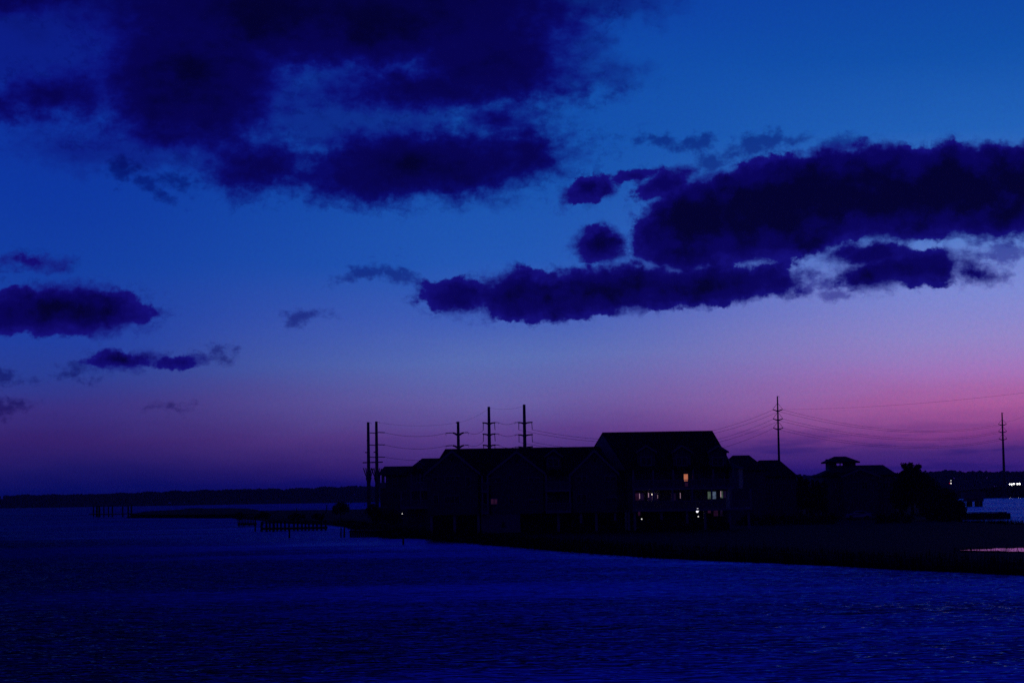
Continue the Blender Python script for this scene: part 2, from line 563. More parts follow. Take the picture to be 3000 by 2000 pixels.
def island(name, outline, mat, top=0.7, bank=1.6, seed=1, rough=0.25):
    """closed low land mass: outline at the water line, rounded bank, gently uneven top"""
    rr = random.Random(seed)
    pts = [G(*p) for p in outline]
    dense = []
    n = len(pts)
    for i in range(n):
        a, b = pts[i], pts[(i + 1) % n]
        k = max(1, int((b - a).length / 2.2))
        for j in range(k):
            t = j / k
            p = a.lerp(b, t)
            amp = rough if 0 < j < k else 0.0
            dense.append(Vector((p.x + rr.uniform(-amp, amp), p.y + rr.uniform(-amp, amp) * 1.6, 0)))
    n = len(dense)
    area = sum(dense[i].x * dense[(i + 1) % n].y - dense[(i + 1) % n].x * dense[i].y for i in range(n))
    sg = 1 if area > 0 else -1
    inn = []
    for i in range(n):
        t = (dense[(i + 1) % n] - dense[i - 1]).normalized()
        nrm = Vector((-t.y, t.x, 0)) * sg
        inn.append(dense[i] + nrm * bank)
    mb = MB()
    low = [(p.x, p.y, -2.4) for p in dense]
    mid = [(p.x, p.y, 0.10) for p in dense]
    up = [(p.x, p.y, top * 0.55) for p in [d.lerp(i, 0.25) for d, i in zip(dense, inn)]]
    hi = [(p.x, p.y, top + rr.uniform(-0.06, 0.06)) for p in inn]
    allv = low + mid + up + hi
    fs = []
    for r in range(3):
        for i in range(n):
            j = (i + 1) % n
            q = (r * n + i, r * n + j, (r + 1) * n + j, (r + 1) * n + i)
            fs.append(q if sg > 0 else q[::-1])
    mb.add(allv, fs)
    cap = tuple(range(3 * n, 4 * n))
    mb.f.append(cap if sg > 0 else cap[::-1])
    return mb, dense


isl = front + back + rear_left + left
mb, shore = island('ground', isl, M['soil'])
ground = tag(mb.build('ground', M['soil']), None, None, kind='structure')
ground.data.polygons[-1].use_smooth = False

# distant spit on the left and the dark marsh under the far woods
sp = [(372, 1517), (420, 1516), (455, 1514), (520, 1513), (600, 1513), (660, 1513), (700, 1517), (760, 1512), (760, 1496), (700, 1494), (620, 1495),
      (560, 1494), (500, 1499), (440, 1503), (395, 1506)]
mb, _ = island('marsh_spit', sp, M['soil'], top=1.3, bank=6.0, seed=3, rough=0.5)
tag(mb.build('marsh_spit', M['soil']), None, None, kind='structure')

# pond inside the marsh: still water lying in the island's top, mirror of the low pink sky
pw = MB()
zp = 0.79
pin = [(2812, 1611), (2835, 1609.5), (2862, 1608.5), (2895, 1607.5), (2922, 1605), (2950, 1605.5), (2985, 1604), (3030, 1603), (3100, 1602), (3180, 1605), (3180, 1614), (3080, 1615),
       (3020, 1615.5), (2985, 1614), (2955, 1614.5), (2925, 1612), (2890, 1612.5), (2855, 1611.5)]
pw.add([G(x, y, zp) for x, y in pin][::-1], [tuple(range(len(pin)))])
tag(pw.build('pond', M['still']), None, None, kind='structure')

# ------------------------------------------------------------------ tall grass along the shore (nobody could count it)
def grass_blades(n, seed):
    rr = np.random.default_rng(seed)
    V, Fc = [], []
    sh = [p for p in shore if p.y < 420]
    for i in range(n):
        p = sh[rr.integers(len(sh))]
        c = Vector((rr.uniform(-1.5, 1.5), rr.uniform(0.2, 1) ** 2 * 16.0 - 0.2, 0))
        q = p + c
        if p.y > 300 and p.x > 0:
            q = p + Vector((rr.uniform(-1.5, 1.5), -rr.uniform(0, 1) ** 2 * 10.0, 0))
        h = rr.uniform(0.35, 0.95) * (1.0 if rr.random() < 0.9 else 1.5)
        wd = rr.uniform(0.03, 0.07)
        a = rr.uniform(0, math.pi)
        dx, dy = math.cos(a) * wd, math.sin(a) * wd
        lx, ly = rr.uniform(-0.25, 0.25), rr.uniform(-0.25, 0.25)
        zb = 0.1
        k = len(V)
        V += [(q.x - dx, q.y - dy, zb), (q.x + dx, q.y + dy, zb), (q.x + lx, q.y + ly, zb + 0.25 + h)]
        Fc.append((k, k + 1, k + 2))
    # sparse stubble standing in the pond
    for i in range(420):
        q = G(rr.uniform(2795, 3150), rr.uniform(1601, 1616), 0.79)
        h, wd = rr.uniform(0.03, 0.14), rr.uniform(0.02, 0.05)
        k = len(V)
        V += [(q.x - wd, q.y, 0.70), (q.x + wd, q.y, 0.70), (q.x + rr.uniform(-.1, .1), q.y + rr.uniform(-.05, .05), 0.79 + h)]
        Fc.append((k, k + 1, k + 2))
    m_ = MB()
    m_.v, m_.f = V, Fc
    return m_


tag(grass_blades(42000, 5).build('marsh_grass', M['grass']), 'dark marsh grass along the edge of the low island', 'grass', kind='stuff')

# ------------------------------------------------------------------ far woods on the horizon
def far_woods(pts, depth, seed):
    """wooded shore: a bumpy canopy made of many leaf clumps; pts = (px, top py), all standing D metres away"""
    rr = np.random.default_rng(seed)
    V, Fc = [], []
    for (x0, y0, D0), (x1, y1, D1) in zip(pts[:-1], pts[1:]):
        L = abs(W(x1, y1, D1).x - W(x0, y0, D0).x)
        n = int(L / 0.6)
        for i in range(n):
            t = rr.random()
            row = rr.random() ** 1.5
            px, py, D = x0 + (x1 - x0) * t, y0 + (y1 - y0) * t, D0 + (D1 - D0) * t
            top = W(px, py, D)
            bump = 0.5 * math.sin(px * 0.085 + seed) + 0.5 * math.sin(px * 0.071 + 1.3 * seed) + rr.normal(0, 0.45)
            h = max(4.0, top.z + bump)
            y = D + row * depth
            x = top.x * y / D
            r = rr.uniform(2.0, 3.8)
            for kk in range(5):
                cz = (h - r * 0.5) * (1.0 if kk == 0 else (0.12 + 0.2 * kk + rr.uniform(-.1, .1)))
                cx, cy = x + rr.uniform(-4, 4), y + rr.uniform(-3, 3)
                k = len(V)
                m = 6
                ph = rr.uniform(0, 6)
                for j in range(m):
                    a = ph + j * 2 * math.pi / m
                    rj = r * rr.uniform(0.7, 1.15)
                    V.append((cx + math.cos(a) * rj, cy + math.sin(a) * rj, cz + rr.uniform(-0.8, 0.8)))
                V.append((cx, cy, cz + r * rr.uniform(0.55, 0.9)))
                V.append((cx, cy, cz - r * 1.4))
                for j in range(m):
                    Fc.append((k + j, k + (j + 1) % m, k + m))
                    Fc.append((k + (j + 1) % m, k + j, k + m + 1))
    m_ = MB()
    m_.v, m_.f = V, Fc
    return m_


lw = [(-160, 1454, 3100), (60, 1450.5, 3050), (200, 1449, 3000), (330, 1446, 3000), (470, 1440.5, 2950), (600, 1436, 2950), (760, 1432.5, 2900), (860, 1432, 2900),
      (960, 1427.5, 2900), (1050, 1424, 2900), (1120, 1424, 2900), (1400, 1420, 2900)]
tag(far_woods(lw, 60, 2).build('far_woods', M['leaf_far']), 'low dark woods across the bay left of the apartment building', 'woods', kind='stuff')
rw = [(2200, 1394, 2500), (2350, 1392, 2500), (2420, 1390, 2500), (2620, 1387, 2500), (2700, 1383, 2450), (2780, 1379.5, 2450), (2830, 1382, 2450), (3000, 1382, 2400), (3200, 1380, 2400)]
tag(far_woods(rw, 60, 4).build('far_woods', M['leaf_far']), 'dark wooded shore behind the causeway on the right', 'woods', kind='stuff')
fm = MB()
for (x0, x1, D, h) in ((-200, 560, 2700, 2.6), (560, 1500, 2750, 3.2), (2000, 3300, 2350, 4.0)):
    a, b = W(x0, 1470, D), W(x1, 1470, D)
    n = 60
    rr = random.Random(int(D))
    top = [(a.x + (b.x - a.x) * i / n, D + rr.uniform(-3, 3), h + rr.uniform(-0.7, 0.7)) for i in range(n + 1)]
    bot = [(p[0], p[1] - 4, -1) for p in top]
    bk = [(p[0], p[1] + 500, h) for p in top]
    o_ = len(fm.v)
    fm.v += top + bot + bk
    k = n + 1
    for i in range(n):
        fm.f.append((o_ + k + i, o_ + k + i + 1, o_ + i + 1, o_ + i))
        fm.f.append((o_ + i, o_ + i + 1, o_ + 2 * k + i + 1, o_ + 2 * k + i))
tag(fm.build('far_shore', M['soil']), None, None, kind='structure')


# evening haze over the bay: closed box of thin even air round everything below the sky
hz = MB()
hz.box((-4600, -260, -3.6), (4600, 6100, 75))
ho = hz.build('haze', bpy.data.materials.new('evening_haze'))
hm = ho.data.materials[0]
hm.use_nodes = True
hw_ = NT(hm.node_tree)
pv = hw_.n('ShaderNodeVolumePrincipled')
pv.inputs['Color'].default_value = (0.62, 0.58, 0.96, 1)
pv.inputs['Density'].default_value = 5.0e-5
pv.inputs['Anisotropy'].default_value = 0.35
hw_.put(hw_.n('ShaderNodeOutputMaterial').inputs['Volume'], pv.outputs[0])
tag(ho, 'thin blue evening haze lying over the bay and far shore', None, kind='stuff')

# ------------------------------------------------------------------ buildings
GZ = 0.72                        # ground level of the island


def gabled(root, x0, x1, y0, y1, z0, ze, zr, axis='x', wall='siding', over=0.4, hip0=0.0, hip1=0.0, clip=0.0, th=0.22, trim=True):
    """gabled block: a wall mesh and a roof mesh. hipN slopes in the ends; clip cuts the gable tips (jerkinhead)"""
    if axis == 'x':
        a0, a1, b0, b1 = x0, x1, y0, y1
        P_ = lambda a, b, z: (a, b, z)
    else:
        a0, a1, b0, b1 = y0, y1, x0, x1
        P_ = lambda a, b, z: (b, a, z)
    bm = (b0 + b1) / 2
    slope = (zr - ze) / (bm - b0)
    w = MB()
    zc = zr - clip
    cw = clip / slope
    for (a, flip) in ((a0, 0), (a1, 1)):
        pass
    prof = [(b0, z0), (b1, z0), (b1, ze), (bm, zr), (b0, ze)] if clip <= 0 else [(b0, z0), (b1, z0), (b1, ze), (bm + cw, zc), (bm - cw, zc), (b0, ze)]
    if hip0 or hip1:
        w.box(P_(a0, b0, z0) if axis == 'x' else (b0, a0, z0), (a1, b1, ze) if axis == 'x' else (b1, a1, ze))
    else:
        w.prism([P_(a0, b, z - (0.05 if z > ze else 0)) for b, z in prof], [P_(a1, b, z - (0.05 if z > ze else 0)) for b, z in prof])
    wob = part(w, 'wall', M[wall], root)
    r = MB()
    ov = over
    dz = ov * slope
    rl, rh = a0 - ov, a1 + ov
    for s_ in (0, 1):
        be = (b0 - ov) if s_ == 0 else (b1 + ov)
        lo0, lo1 = (rl, be, ze - dz), (rh, be, ze - dz)
        t0 = a0 + hip0 if hip0 else rl
        t1 = a1 - hip1 if hip1 else rh
        up0, up1 = (t0, bm, zr), (t1, bm, zr)
        under = [P_(p[0], p[1], p[2] + 0.02) for p in (lo0, lo1, up1, up0)]
        over_ = [P_(p[0], p[1], p[2] + th) for p in (lo0, lo1, up1, up0)]
        r.prism(under, over_)
    for (hp, ae, at) in ((hip0, rl, a0 + hip0), (hip1, rh, a1 - hip1)):
        if hp:
            f1, f2, up = (ae, b0 - ov, ze - dz), (ae, b1 + ov, ze - dz), (at, bm, zr)
            r.prism([P_(p[0], p[1], p[2] + 0.03) for p in (f1, f2, up)], [P_(p[0], p[1], p[2] + th) for p in (f1, f2, up)])
    rob = part(r, 'roof', M['roof'], root)
    if trim and not hip0:
        # rake boards along the near gable (axis y) or both ends (axis x)
        ends = [a0 - ov - 0.06] if axis == 'y' else [a0 - ov - 0.06, a1 + ov + 0.02]
        for a in ends:
            for s_ in (0, 1):
                t = MB()
                be = (b0 - ov) if s_ == 0 else (b1 + ov)
                q = [(be, ze - dz - 0.12), (be, ze - dz + th), (bm, zr + th), (bm, zr - 0.14)]
                t.prism([P_(a, b, z) for b, z in q], [P_(a + 0.04, b, z) for b, z in q])
                part(t, 'rake_board', M['trim'], rob)
    return wob, rob


def window(root, px0, py0, px1, py1, D, panes=2, mat='glass', label=None, frame=0.09, lit_panes=None):
    a, b = W(px0, py1, D), W(px1, py0, D)
    x0, x1, z0, z1 = a.x, b.x, a.z, b.z
    f = MB()
    y0, y1 = D - 0.10, D + 0.06
    f.box((x0 - frame, y0, z0 - frame), (x1 + frame, y1, z0))
    f.box((x0 - frame, y0, z1), (x1 + frame, y1, z1 + frame))
    f.box((x0 - frame, y0, z0), (x0, y1, z1))
    f.box((x1, y0, z0), (x1 + frame, y1, z1))
    for i in range(1, panes):
        xm = x0 + (x1 - x0) * i / panes
        f.box((xm - 0.035, y0 + 0.02, z0), (xm + 0.035, y1, z1))
    fo = part(f, 'window', M['trim'], root, label)
    for i in range(panes):
        g = MB()
        g.box((x0 + (x1 - x0) * i / panes + 0.036, D - 0.06, z0 + 0.003), (x0 + (x1 - x0) * (i + 1) / panes - 0.036, D - 0.03, z1 - 0.003))
        mm = mat if lit_panes is None else lit_panes[i]
        part(g, 'pane', M[mm], fo)
    return fo


def balcony(root, x0, x1, y0, y1, z, rail=1.05, posts_to=None, n_posts=None):
    s = MB()
    s.box((x0, y0, z - 0.28), (x1, y1, z))
    so = part(s, 'balcony', M['trim'], root)
    r = MB()
    r.box((x0, y0 + 0.02, z + rail - 0.07), (x1, y0 + 0.10, z + rail))
    r.box((x0, y0 + 0.02, z + 0.08), (x1, y0 + 0.08, z + 0.14))
    n = int((x1 - x0) / 0.16)
    for i in range(n + 1):
        x = x0 + (x1 - x0) * i / n
        r.box((x - 0.025, y0 + 0.03, z + 0.14), (x + 0.025, y0 + 0.07, z + rail - 0.07))
    part(r, 'railing', M['trim'], so)
    if n_posts:
        for i in range(n_posts):
            x = x0 + 0.12 + (x1 - x0 - 0.24) * i / max(1, n_posts - 1)
            p = MB()
            p.box((x - 0.11, y0 + 0.11, z), (x + 0.11, y0 + 0.33, posts_to))
            part(p, 'post', M['trim'], so)
    return so


def dormer(root, cx_px, apex_py, eave_py, half_px, win, D, base_py, dep=3.6):
    c = W(cx_px, apex_py, D)
    hw = half_px / F * D
    ze = W(cx_px, eave_py, D).z
    zb = W(cx_px, base_py, D).z
    w_, r_ = MB(), MB()
    x0, x1 = c.x - hw + 0.25, c.x + hw - 0.25
    prof = [(x0, zb), (x1, zb), (x1, ze), (c.x, c.z - 0.12), (x0, ze)]
    w_.prism([(x, D, z) for x, z in prof], [(x, D + dep, z) for x, z in prof])
    wo = part(w_, 'dormer', M['siding'], root)
    slope = (c.z - ze) / hw
    for sx in (-1, 1):
        q = [(c.x + sx * hw, ze - 0.05), (c.x, c.z - 0.02), (c.x, c.z + 0.16), (c.x + sx * hw, ze + 0.13)]
        r_.prism([(x, D - 0.35, z) for x, z in q], [(x, D + dep + 1.1, z) for x, z in q])
    part(r_, 'roof', M['roof'], wo)
    for sx in (-1, 1):
        t = MB()
        q = [(c.x + sx * (hw + 0.02), ze - 0.14), (c.x, c.z - 0.16), (c.x, c.z + 0.10), (c.x + sx * (hw + 0.02), ze + 0.10)]
        t.prism([(x, D - 0.42, z) for x, z in q], [(x, D - 0.37, z) for x, z in q])
        part(t, 'rake_board', M['trim'], wo)
    a, b = W(win[0], win[3], D), W(win[1], win[2], D)
    f = MB()
    f.box((a.x - .12, D - .12, a.z - .12), (b.x + .12, D + .05, a.z))
    f.box((a.x - .12, D - .12, b.z), (b.x + .12, D + .05, b.z + .12))
    f.box((a.x - .12, D - .12, a.z), (a.x, D + .05, b.z))
    f.box((b.x, D - .12, a.z), (b.x + .12, D + .05, b.z))
    xm = (a.x + b.x) / 2
    f.box((xm - .05, D - .10, a.z), (xm + .05, D + .05, b.z))
    g = MB()
    g.box((a.x + .003, D - .06, a.z + .003), (xm - .053, D - .03, b.z - .003))
    g.box((xm + .053, D - .06, a.z + .003), (b.x - .003, D - .03, b.z - .003))
    part(f, 'window', M['trim'], wo)
    part(g, 'pane', M['glass'], wo)
    return wo




M['lit_orange'] = mat_lit('lit_orange_room', (186, 108, 82), 1.0, 0.25, 1.2)
M['lit_rose'] = mat_lit('dim_rose_room', (42, 17, 44), 1.0, 0.6, 1.0)
M['lit_dusk'] = mat_lit('dim_violet_room', (20, 9, 38), 1.0, 0.7, 1.0)
M['lit_green'] = mat_lit('tv_green_room', (70, 86, 74), 1.0, 0.55, 2.0)
M['lit_teal'] = mat_lit('tv_blue_room', (76, 90, 114), 1.0, 0.6, 2.0)
M['lit_white'] = mat_lit('lamp_white', (255, 250, 246), 1.3, 0.0)
M['lit_warm'] = mat_lit('lamp_warm', (255, 236, 214), 1.6, 0.0)
M['lit_slit'] = mat_lit('bright_curtain_gap', (172, 136, 158), 1.0, 0.3, 2.0)
M['lit_flood'] = mat_lit('flood_lamp', (244, 240, 255), 1.6, 0.0)
M['red_fringe'] = mat_lit('red_fringe_glow', (210, 30, 50), 1.0, 0.0)  # red fringe of a white lamp, put in as a glowing disc
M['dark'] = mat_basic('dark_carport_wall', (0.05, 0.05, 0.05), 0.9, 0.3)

DM = 272.0
X = lambda px, D=DM: W(px, 1400, D).x
Z = lambda px, py, D=DM: W(px, py, D).z

bld = thing('apartment_building', 'long gabled waterfront apartment building with dormers, balconies and a few lit rooms', 'building', (X(1600), DM + 6, GZ))
Z1, Z2 = 3.45, 6.25             # first and second apartment floors
ZE, ZR = 8.35, Z(1500, 1311, DM + 6)
# main range: long roof between the end wings
xm0, xm1 = X(1262), X(1838)
gabled(bld, xm0, xm1, DM + 1.6, DM + 11.6, Z1 - 0.3, ZE, ZR - 0.22, over=0.45, hip0=1.75)
# front gables G1..G3
wings = [(1325, 82, 1317, 1.8, 0.7), (1514, 84, 1319, 1.6, 0), (1742, 72, 1316, 1.8, 0)]
for cx, hw, ap, out, clip in wings:
    Df = DM + 1.6 - out
    c = X(cx, Df)
    h = hw / F * Df
    zr = Z(cx, ap, Df) - 0.22
    gabled(bld, c - h + 0.35, c + h - 0.35, Df, DM + 7, Z1 - 0.3, Z(cx, 1384, Df), zr, axis='y', over=0.35, clip=0, wall='siding')
Dg = DM - 0.2
for (x0, y0, x1, y1, n) in [(1434, 1399, 1468, 1412, 2), (1549, 1399, 1579, 1412, 2), (1490, 1391, 1501, 1404, 1), (1492, 1461, 1504, 1476, 1),
                            (1549, 1463, 1579, 1476, 2), (1688, 1396, 1718, 1410, 2), (1773, 1395, 1804, 1408, 2), (1689, 1448, 1718, 1472, 2),
                            (1775, 1457, 1806, 1471, 2), (1269, 1397, 1281, 1410, 1), (1303, 1395, 1346, 1406, 3), (1366, 1397, 1378, 1424, 1),
                            (1270, 1450, 1284, 1474, 1), (1304, 1452, 1346, 1474, 3)]:
    D_ = {True: DM + 1.6 - 1.6, False: DM + 1.6 - 1.8}[1420 < x0 < 1600]
    window(bld, x0, y0, x1, y1, D_, n)
window(bld, 1438, 1461, 1457, 1476, DM, 2, 'lit_dusk', 'window with a faint rosy light behind the panes', lit_panes=['lit_rose', 'lit_rose'])
for (x0, y0, x1, y1, D_) in [(1510, 1345, 1519, 1353, DM), (1738, 1343, 1747, 1351, DM - .2), (1320, 1337, 1328, 1351, DM - .2)]:
    a, b = W(x0, y1, D_), W(x1, y0, D_)
    v_ = MB()
    v_.box((a.x, D_ - .05, a.z), (b.x, D_ + .02, b.z))
    n = 5
    for i in range(n):
        zz = a.z + (b.z - a.z) * i / n
        v_.prism([(a.x + .05, D_ - .05, zz + .04), (a.x + .05, D_ - .05, zz + .12), (a.x + .05, D_ - .12, zz + .04)],
                 [(b.x - .05, D_ - .05, zz + .04), (b.x - .05, D_ - .05, zz + .12), (b.x - .05, D_ - .12, zz + .04)])
    part(v_, 'gable_vent', M['dark'], bld)
dormer(bld, 1621, 1317, 1338, 27, (1606, 1635, 1343, 1364), DM + 2.2, 1378)
# porches between the wings
for (p0, p1) in ((1410, 1431), (1597, 1671)):
    for z, top in ((Z1, Z2 - 0.28), (Z2, ZE - 0.1)):
        balcony(bld, X(p0), X(p1), DM - 0.9, DM + 1.6, z, posts_to=top, n_posts=2)
window(bld, 1603, 1390, 1624, 1407, DM + 1.55, 2)
window(bld, 1642, 1388, 1662, 1424, DM + 1.55, 2)
window(bld, 1603, 1452, 1624, 1474, DM + 1.55, 2)
window(bld, 1642, 1450, 1662, 1487, DM + 1.55, 2)
# carports under the main range: dark rear wall, piers, closed garage under the second gable
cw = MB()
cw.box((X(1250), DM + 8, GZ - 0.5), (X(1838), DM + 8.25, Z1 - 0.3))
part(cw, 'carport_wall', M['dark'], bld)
for p in (1262, 1330, 1400, 1634, 1700, 1745, 1800, 1840):
    pm = MB()
    x = X(p)
    pm.box((x - 0.16, DM + 0.1, GZ - 0.6), (x + 0.16, DM + 0.42, Z1 - 0.3))
    part(pm, 'support_post', M['trim'], bld)
gm = MB()
gm.box((X(1408), DM + 0.05, GZ - 0.6), (X(1522), DM + 7.9, Z1 - 0.305))
part(gm, 'garage', M['pale_and_skylit_siding'], bld)
gd = MB()
a = X(1468), X(1478)
gd.box((a[0], DM - 0.01, Z(1470, 1544)), (a[1], DM + 0.04, Z(1470, 1528)))
part(gd, 'door', M['dark'], bld)

# tall right block: big roof with a skewed left gable end, three dormers, two tiers of balconies
DR = 271.0
zrR = Z(1900, 1269, DR + 6.5)
zeR = Z(2000, 1372, DR)
A = W(1765, 1270.5, DR + 6.5)
B_ = W(2087, 1266.5, DR + 6.5)
A.z = B_.z = zrR
fl, fr = Vector((X(1833, DR - 0.5), DR - 0.5, zeR)), Vector((X(2144, DR - 0.5), DR - 0.5, zeR - 0.1))
bl, br = Vector((X(1700, DR + 14), DR + 14, zeR)), Vector((X(2150, DR + 14), DR + 14, zeR))
w_ = MB()
base = [Vector((p.x, p.y, Z1 - 0.3)) for p in (fl, fr, br, bl)]
inset = 0.35
e4 = [Vector((fl.x + .4, fl.y + 2.2, zeR - .05)), Vector((fr.x - .6, fr.y + 2.2, zeR - .05)), Vector((br.x - .6, br.y - .4, zeR - .05)), Vector((bl.x + .4, bl.y - .4, zeR - .05))]
b4 = [Vector((p.x, p.y, Z1 - 0.3)) for p in e4]
ap0, ap1 = Vector((A.x + .1, A.y, zrR - .12)), Vector((B_.x - .3, B_.y, zrR - .12))
w_.add(b4 + e4 + [ap0, ap1], [(3, 2, 1, 0), (0, 1, 5, 4), (2, 3, 7, 6), (1, 2, 6, 9, 5), (3, 0, 4, 8, 7), (4, 5, 9, 8), (6, 7, 8, 9)])
part(w_, 'wall', M['siding'], bld)
r_ = MB()
up = Vector((0, 0, 0.24))
for q in ((fl, fr, B_, A), (br, bl, A, B_)):
    r_.prism(list(q), [p + up for p in q])
# right end is a hip: it closes the silhouette slope down to the eave
hipq = (fr, br, B_)
r_.prism(list(hipq), [p + up for p in hipq])
rr_ = part(r_, 'roof', M['roof'], bld)
g_ = MB()
g_.prism([A - Vector((0, 0, .06)), fl - Vector((0, 0, .06)), bl - Vector((0, 0, .06))],
         [A - Vector((-.14, 0, .06)), fl - Vector((-.14, 0, .06)), bl - Vector((-.14, 0, .06))])
part(g_, 'gable_wall', M['pale_and_skylit_siding'], bld)
for cx in (1893, 1997, 2103):
    dormer(bld, cx, 1305, 1325, 31, (cx - 14, cx + 14, 1340, 1362), DR - 0.2, 1373, 3.9)
xr0, xr1 = X(1852, DR), X(2150, DR)
balcony(bld, xr0, xr1, DR - 0.6, DR + 1.69, Z2, posts_to=zeR - 0.15, n_posts=6)
balcony(bld, xr0, X(2199, DR), DR - 0.9, DR + 1.69, Z1, posts_to=Z2 - 0.3, n_posts=7)
for p in (1857, 1935, 2010, 2062, 2135, 2190):
    pm = MB()
    x = X(p, DR)
    pm.box((x - 0.15, DR - 0.5, GZ - 0.6), (x + 0.15, DR - 0.2, Z1 - 0.29))
    part(pm, 'support_post', M['trim'], bld)
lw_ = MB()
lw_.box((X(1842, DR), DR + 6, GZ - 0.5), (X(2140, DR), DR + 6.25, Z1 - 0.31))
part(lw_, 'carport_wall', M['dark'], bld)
# side bay: canted turret at the right end
tb = MB()
c0, c1 = X(2140, DR), X(2184, DR)
fp = [(c0, DR + 1.2), (c0 + (c1 - c0) * .62, DR + 1.2), (c1, DR + 3.2), (c1, DR + 8), (c0, DR + 8)]
tb.prism([(x, y, Z2 - 0.2) for x, y in fp], [(x, y, zeR - 0.1) for x, y in fp])
part(tb, 'bay', M['pale_and_skylit_siding'], bld)  # paler colour stands in for sky light on the slanted wall
tr = MB()
ct = ((c0 + c1) / 2 - .4, DR + 5, Z(2160, 1352, DR))
ring = [(c0 - .05, DR + .8, zeR - .09), (c0 + (c1 - c0) * .64, DR + .8, zeR - .09), (c1 + .3, DR + 3.0, zeR - .09), (c1 + .3, DR + 8.3, zeR - .09), (c0 - .05, DR + 8.3, zeR - .09)]
tr.add(ring + [ct], [(0, 1, 5), (1, 2, 5), (2, 3, 5), (3, 4, 5), (4, 0, 5), (4, 3, 2, 1, 0)])
part(tr, 'bay_roof', M['roof'], bld)
# windows and doors of the right block (rear wall of the balconies)
DW = DR + 1.68
window(bld, 2003, 1388, 2015.5, 1409, DW, 1, 'lit_orange', 'balcony window glowing orange from the room behind it')
window(bld, 2006, 1412.5, 2015.5, 1424, DW, 1, 'lit_rose', 'lower part of the orange window, painted dim for the railing in front')  # same lit door, coloured dim where the railing stands in front
for (x0, y0, x1, y1, n) in [(1880, 1390, 1900, 1424, 2), (1925, 1390, 1948, 1410, 2), (1962, 1390, 1984, 1424, 2), (2040, 1388, 2062, 1424, 2), (2086, 1388, 2120, 1408, 2)]:
    window(bld, x0, y0, x1, y1, DW, n)
window(bld, 1861, 1444, 1886, 1465, DW, 2, 'lit_rose', 'sliding door with dim rosy light inside', lit_panes=['lit_rose', 'lit_dusk'])
window(bld, 1897, 1444, 1928, 1465, DW, 2, 'lit_dusk', 'sliding door with dim light and a bare lamp inside', lit_panes=['lit_dusk', 'lit_dusk'])
window(bld, 1966, 1444, 1994, 1465, DW, 2, 'lit_dusk', lit_panes=['lit_dusk', 'glass'])
window(bld, 2010, 1446, 2034, 1466, DW, 2)
window(bld, 2073, 1439, 2098, 1461, DW, 2, 'lit_green', 'window lit greenish and blue by a screen', lit_panes=['lit_green', 'lit_teal'])
window(bld, 2110, 1438, 2127, 1458, DW, 2, 'lit_dusk', 'narrow window with a pale strip of light', lit_panes=['lit_green', 'lit_dusk'])
window(bld, 2073, 1489, 2083, 1502, DR + 5.9, 1, 'lit_rose')
window(bld, 2090, 1488, 2103.5, 1511, DR + 5.9, 1, 'lit_rose')
window(bld, 2110, 1488, 2117, 1511, DR + 5.9, 1, 'lit_dusk')
window(bld, 1869, 1493, 1876, 1510, DR + 5.9, 1, 'lit_rose')
for (px, y0, y1, wpx) in [(1873.8, 1445, 1460, 1.3), (1900, 1443, 1456, 1.6), (1911.5, 1450, 1462, .7), (1926.5, 1449, 1459, .6), (1993, 1443, 1459, .7), (2111.7, 1438, 1455, 1.5)]:
    sl = MB()
    a, b = W(px - wpx / 2, y1, DW - .12), W(px + wpx / 2, y0, DW - .12)
    sl.box((a.x, DW - .135, a.z), (b.x, DW - .115, b.z))
    part(sl, 'curtain_gap', M['lit_slit'], bld, 'thin bright gap of light beside a curtain')


def lamp_part(px, py, D, rad, mat, label):
    c = W(px, py, D)
    m_ = MB()
    seg, rows = 10, 6
    for_v = []
    for i in range(rows + 1):
        t = math.pi * i / rows
        for k in range(seg):
            a = 2 * math.pi * k / seg
            for_v.append((c.x + rad * math.sin(t) * math.cos(a), c.y + rad * math.sin(t) * math.sin(a), c.z + rad * math.cos(t)))
    m_.add(for_v, [(i * seg + k, i * seg + (k + 1) % seg, (i + 1) * seg + (k + 1) % seg, (i + 1) * seg + k) for i in range(rows) for k in range(seg)])
    lo = part(m_, 'wall_lamp_or_glint', M[mat], bld, label)
    bk = MB()
    bk.box((c.x - .06, c.y + rad * .7, c.z - .1), (c.x + .06, c.y + rad * .7 + .25, c.z + .16))
    part(bk, 'bracket', M['steel'], lo)


lamp_part(1911, 1447.5, DW - .5, 0.11, 'lit_warm', 'round warm lamp glowing behind the balcony')
lamp_part(1880, 1519.5, DR + 1.0, 0.075, 'lit_white', 'small white lamp low under the building')
lamp_part(2045.7, 1512.3, DR + 1.0, 0.07, 'lit_white', 'small white glow added as the reflection of the flood lamp')  # no lamp here: the flood lamp's reflection, added as a glowing ball
lamp_part(1215, 1442.5, 330, 0.055, 'lit_warm', 'faint lamp on the left wing balcony')
lamp_part(1179, 1504.3, 322, 0.10, 'lit_white', 'bright white lamp low on the left wing')
fl_ = MB()
c = W(2043.5, 1494.5, DR - 0.4)
hd = []
for i in range(9):
    a = 2 * math.pi * i / 9
    hd.append((c.x + .17 * math.cos(a) + .04 * math.sin(a), c.y, c.z + .30 * math.sin(a)))
fl_.prism(hd, [(p[0], p[1] + .2, p[2]) for p in hd])
fo = part(fl_, 'flood_lamp', M['lit_flood'], bld, 'bright white flood lamp shining under the lower balcony')
bk = MB()
bk.box((c.x - .05, c.y + .21, c.z - .1), (c.x + .05, c.y + .7, Z1 - .29))
part(bk, 'bracket', M['steel'], fo)

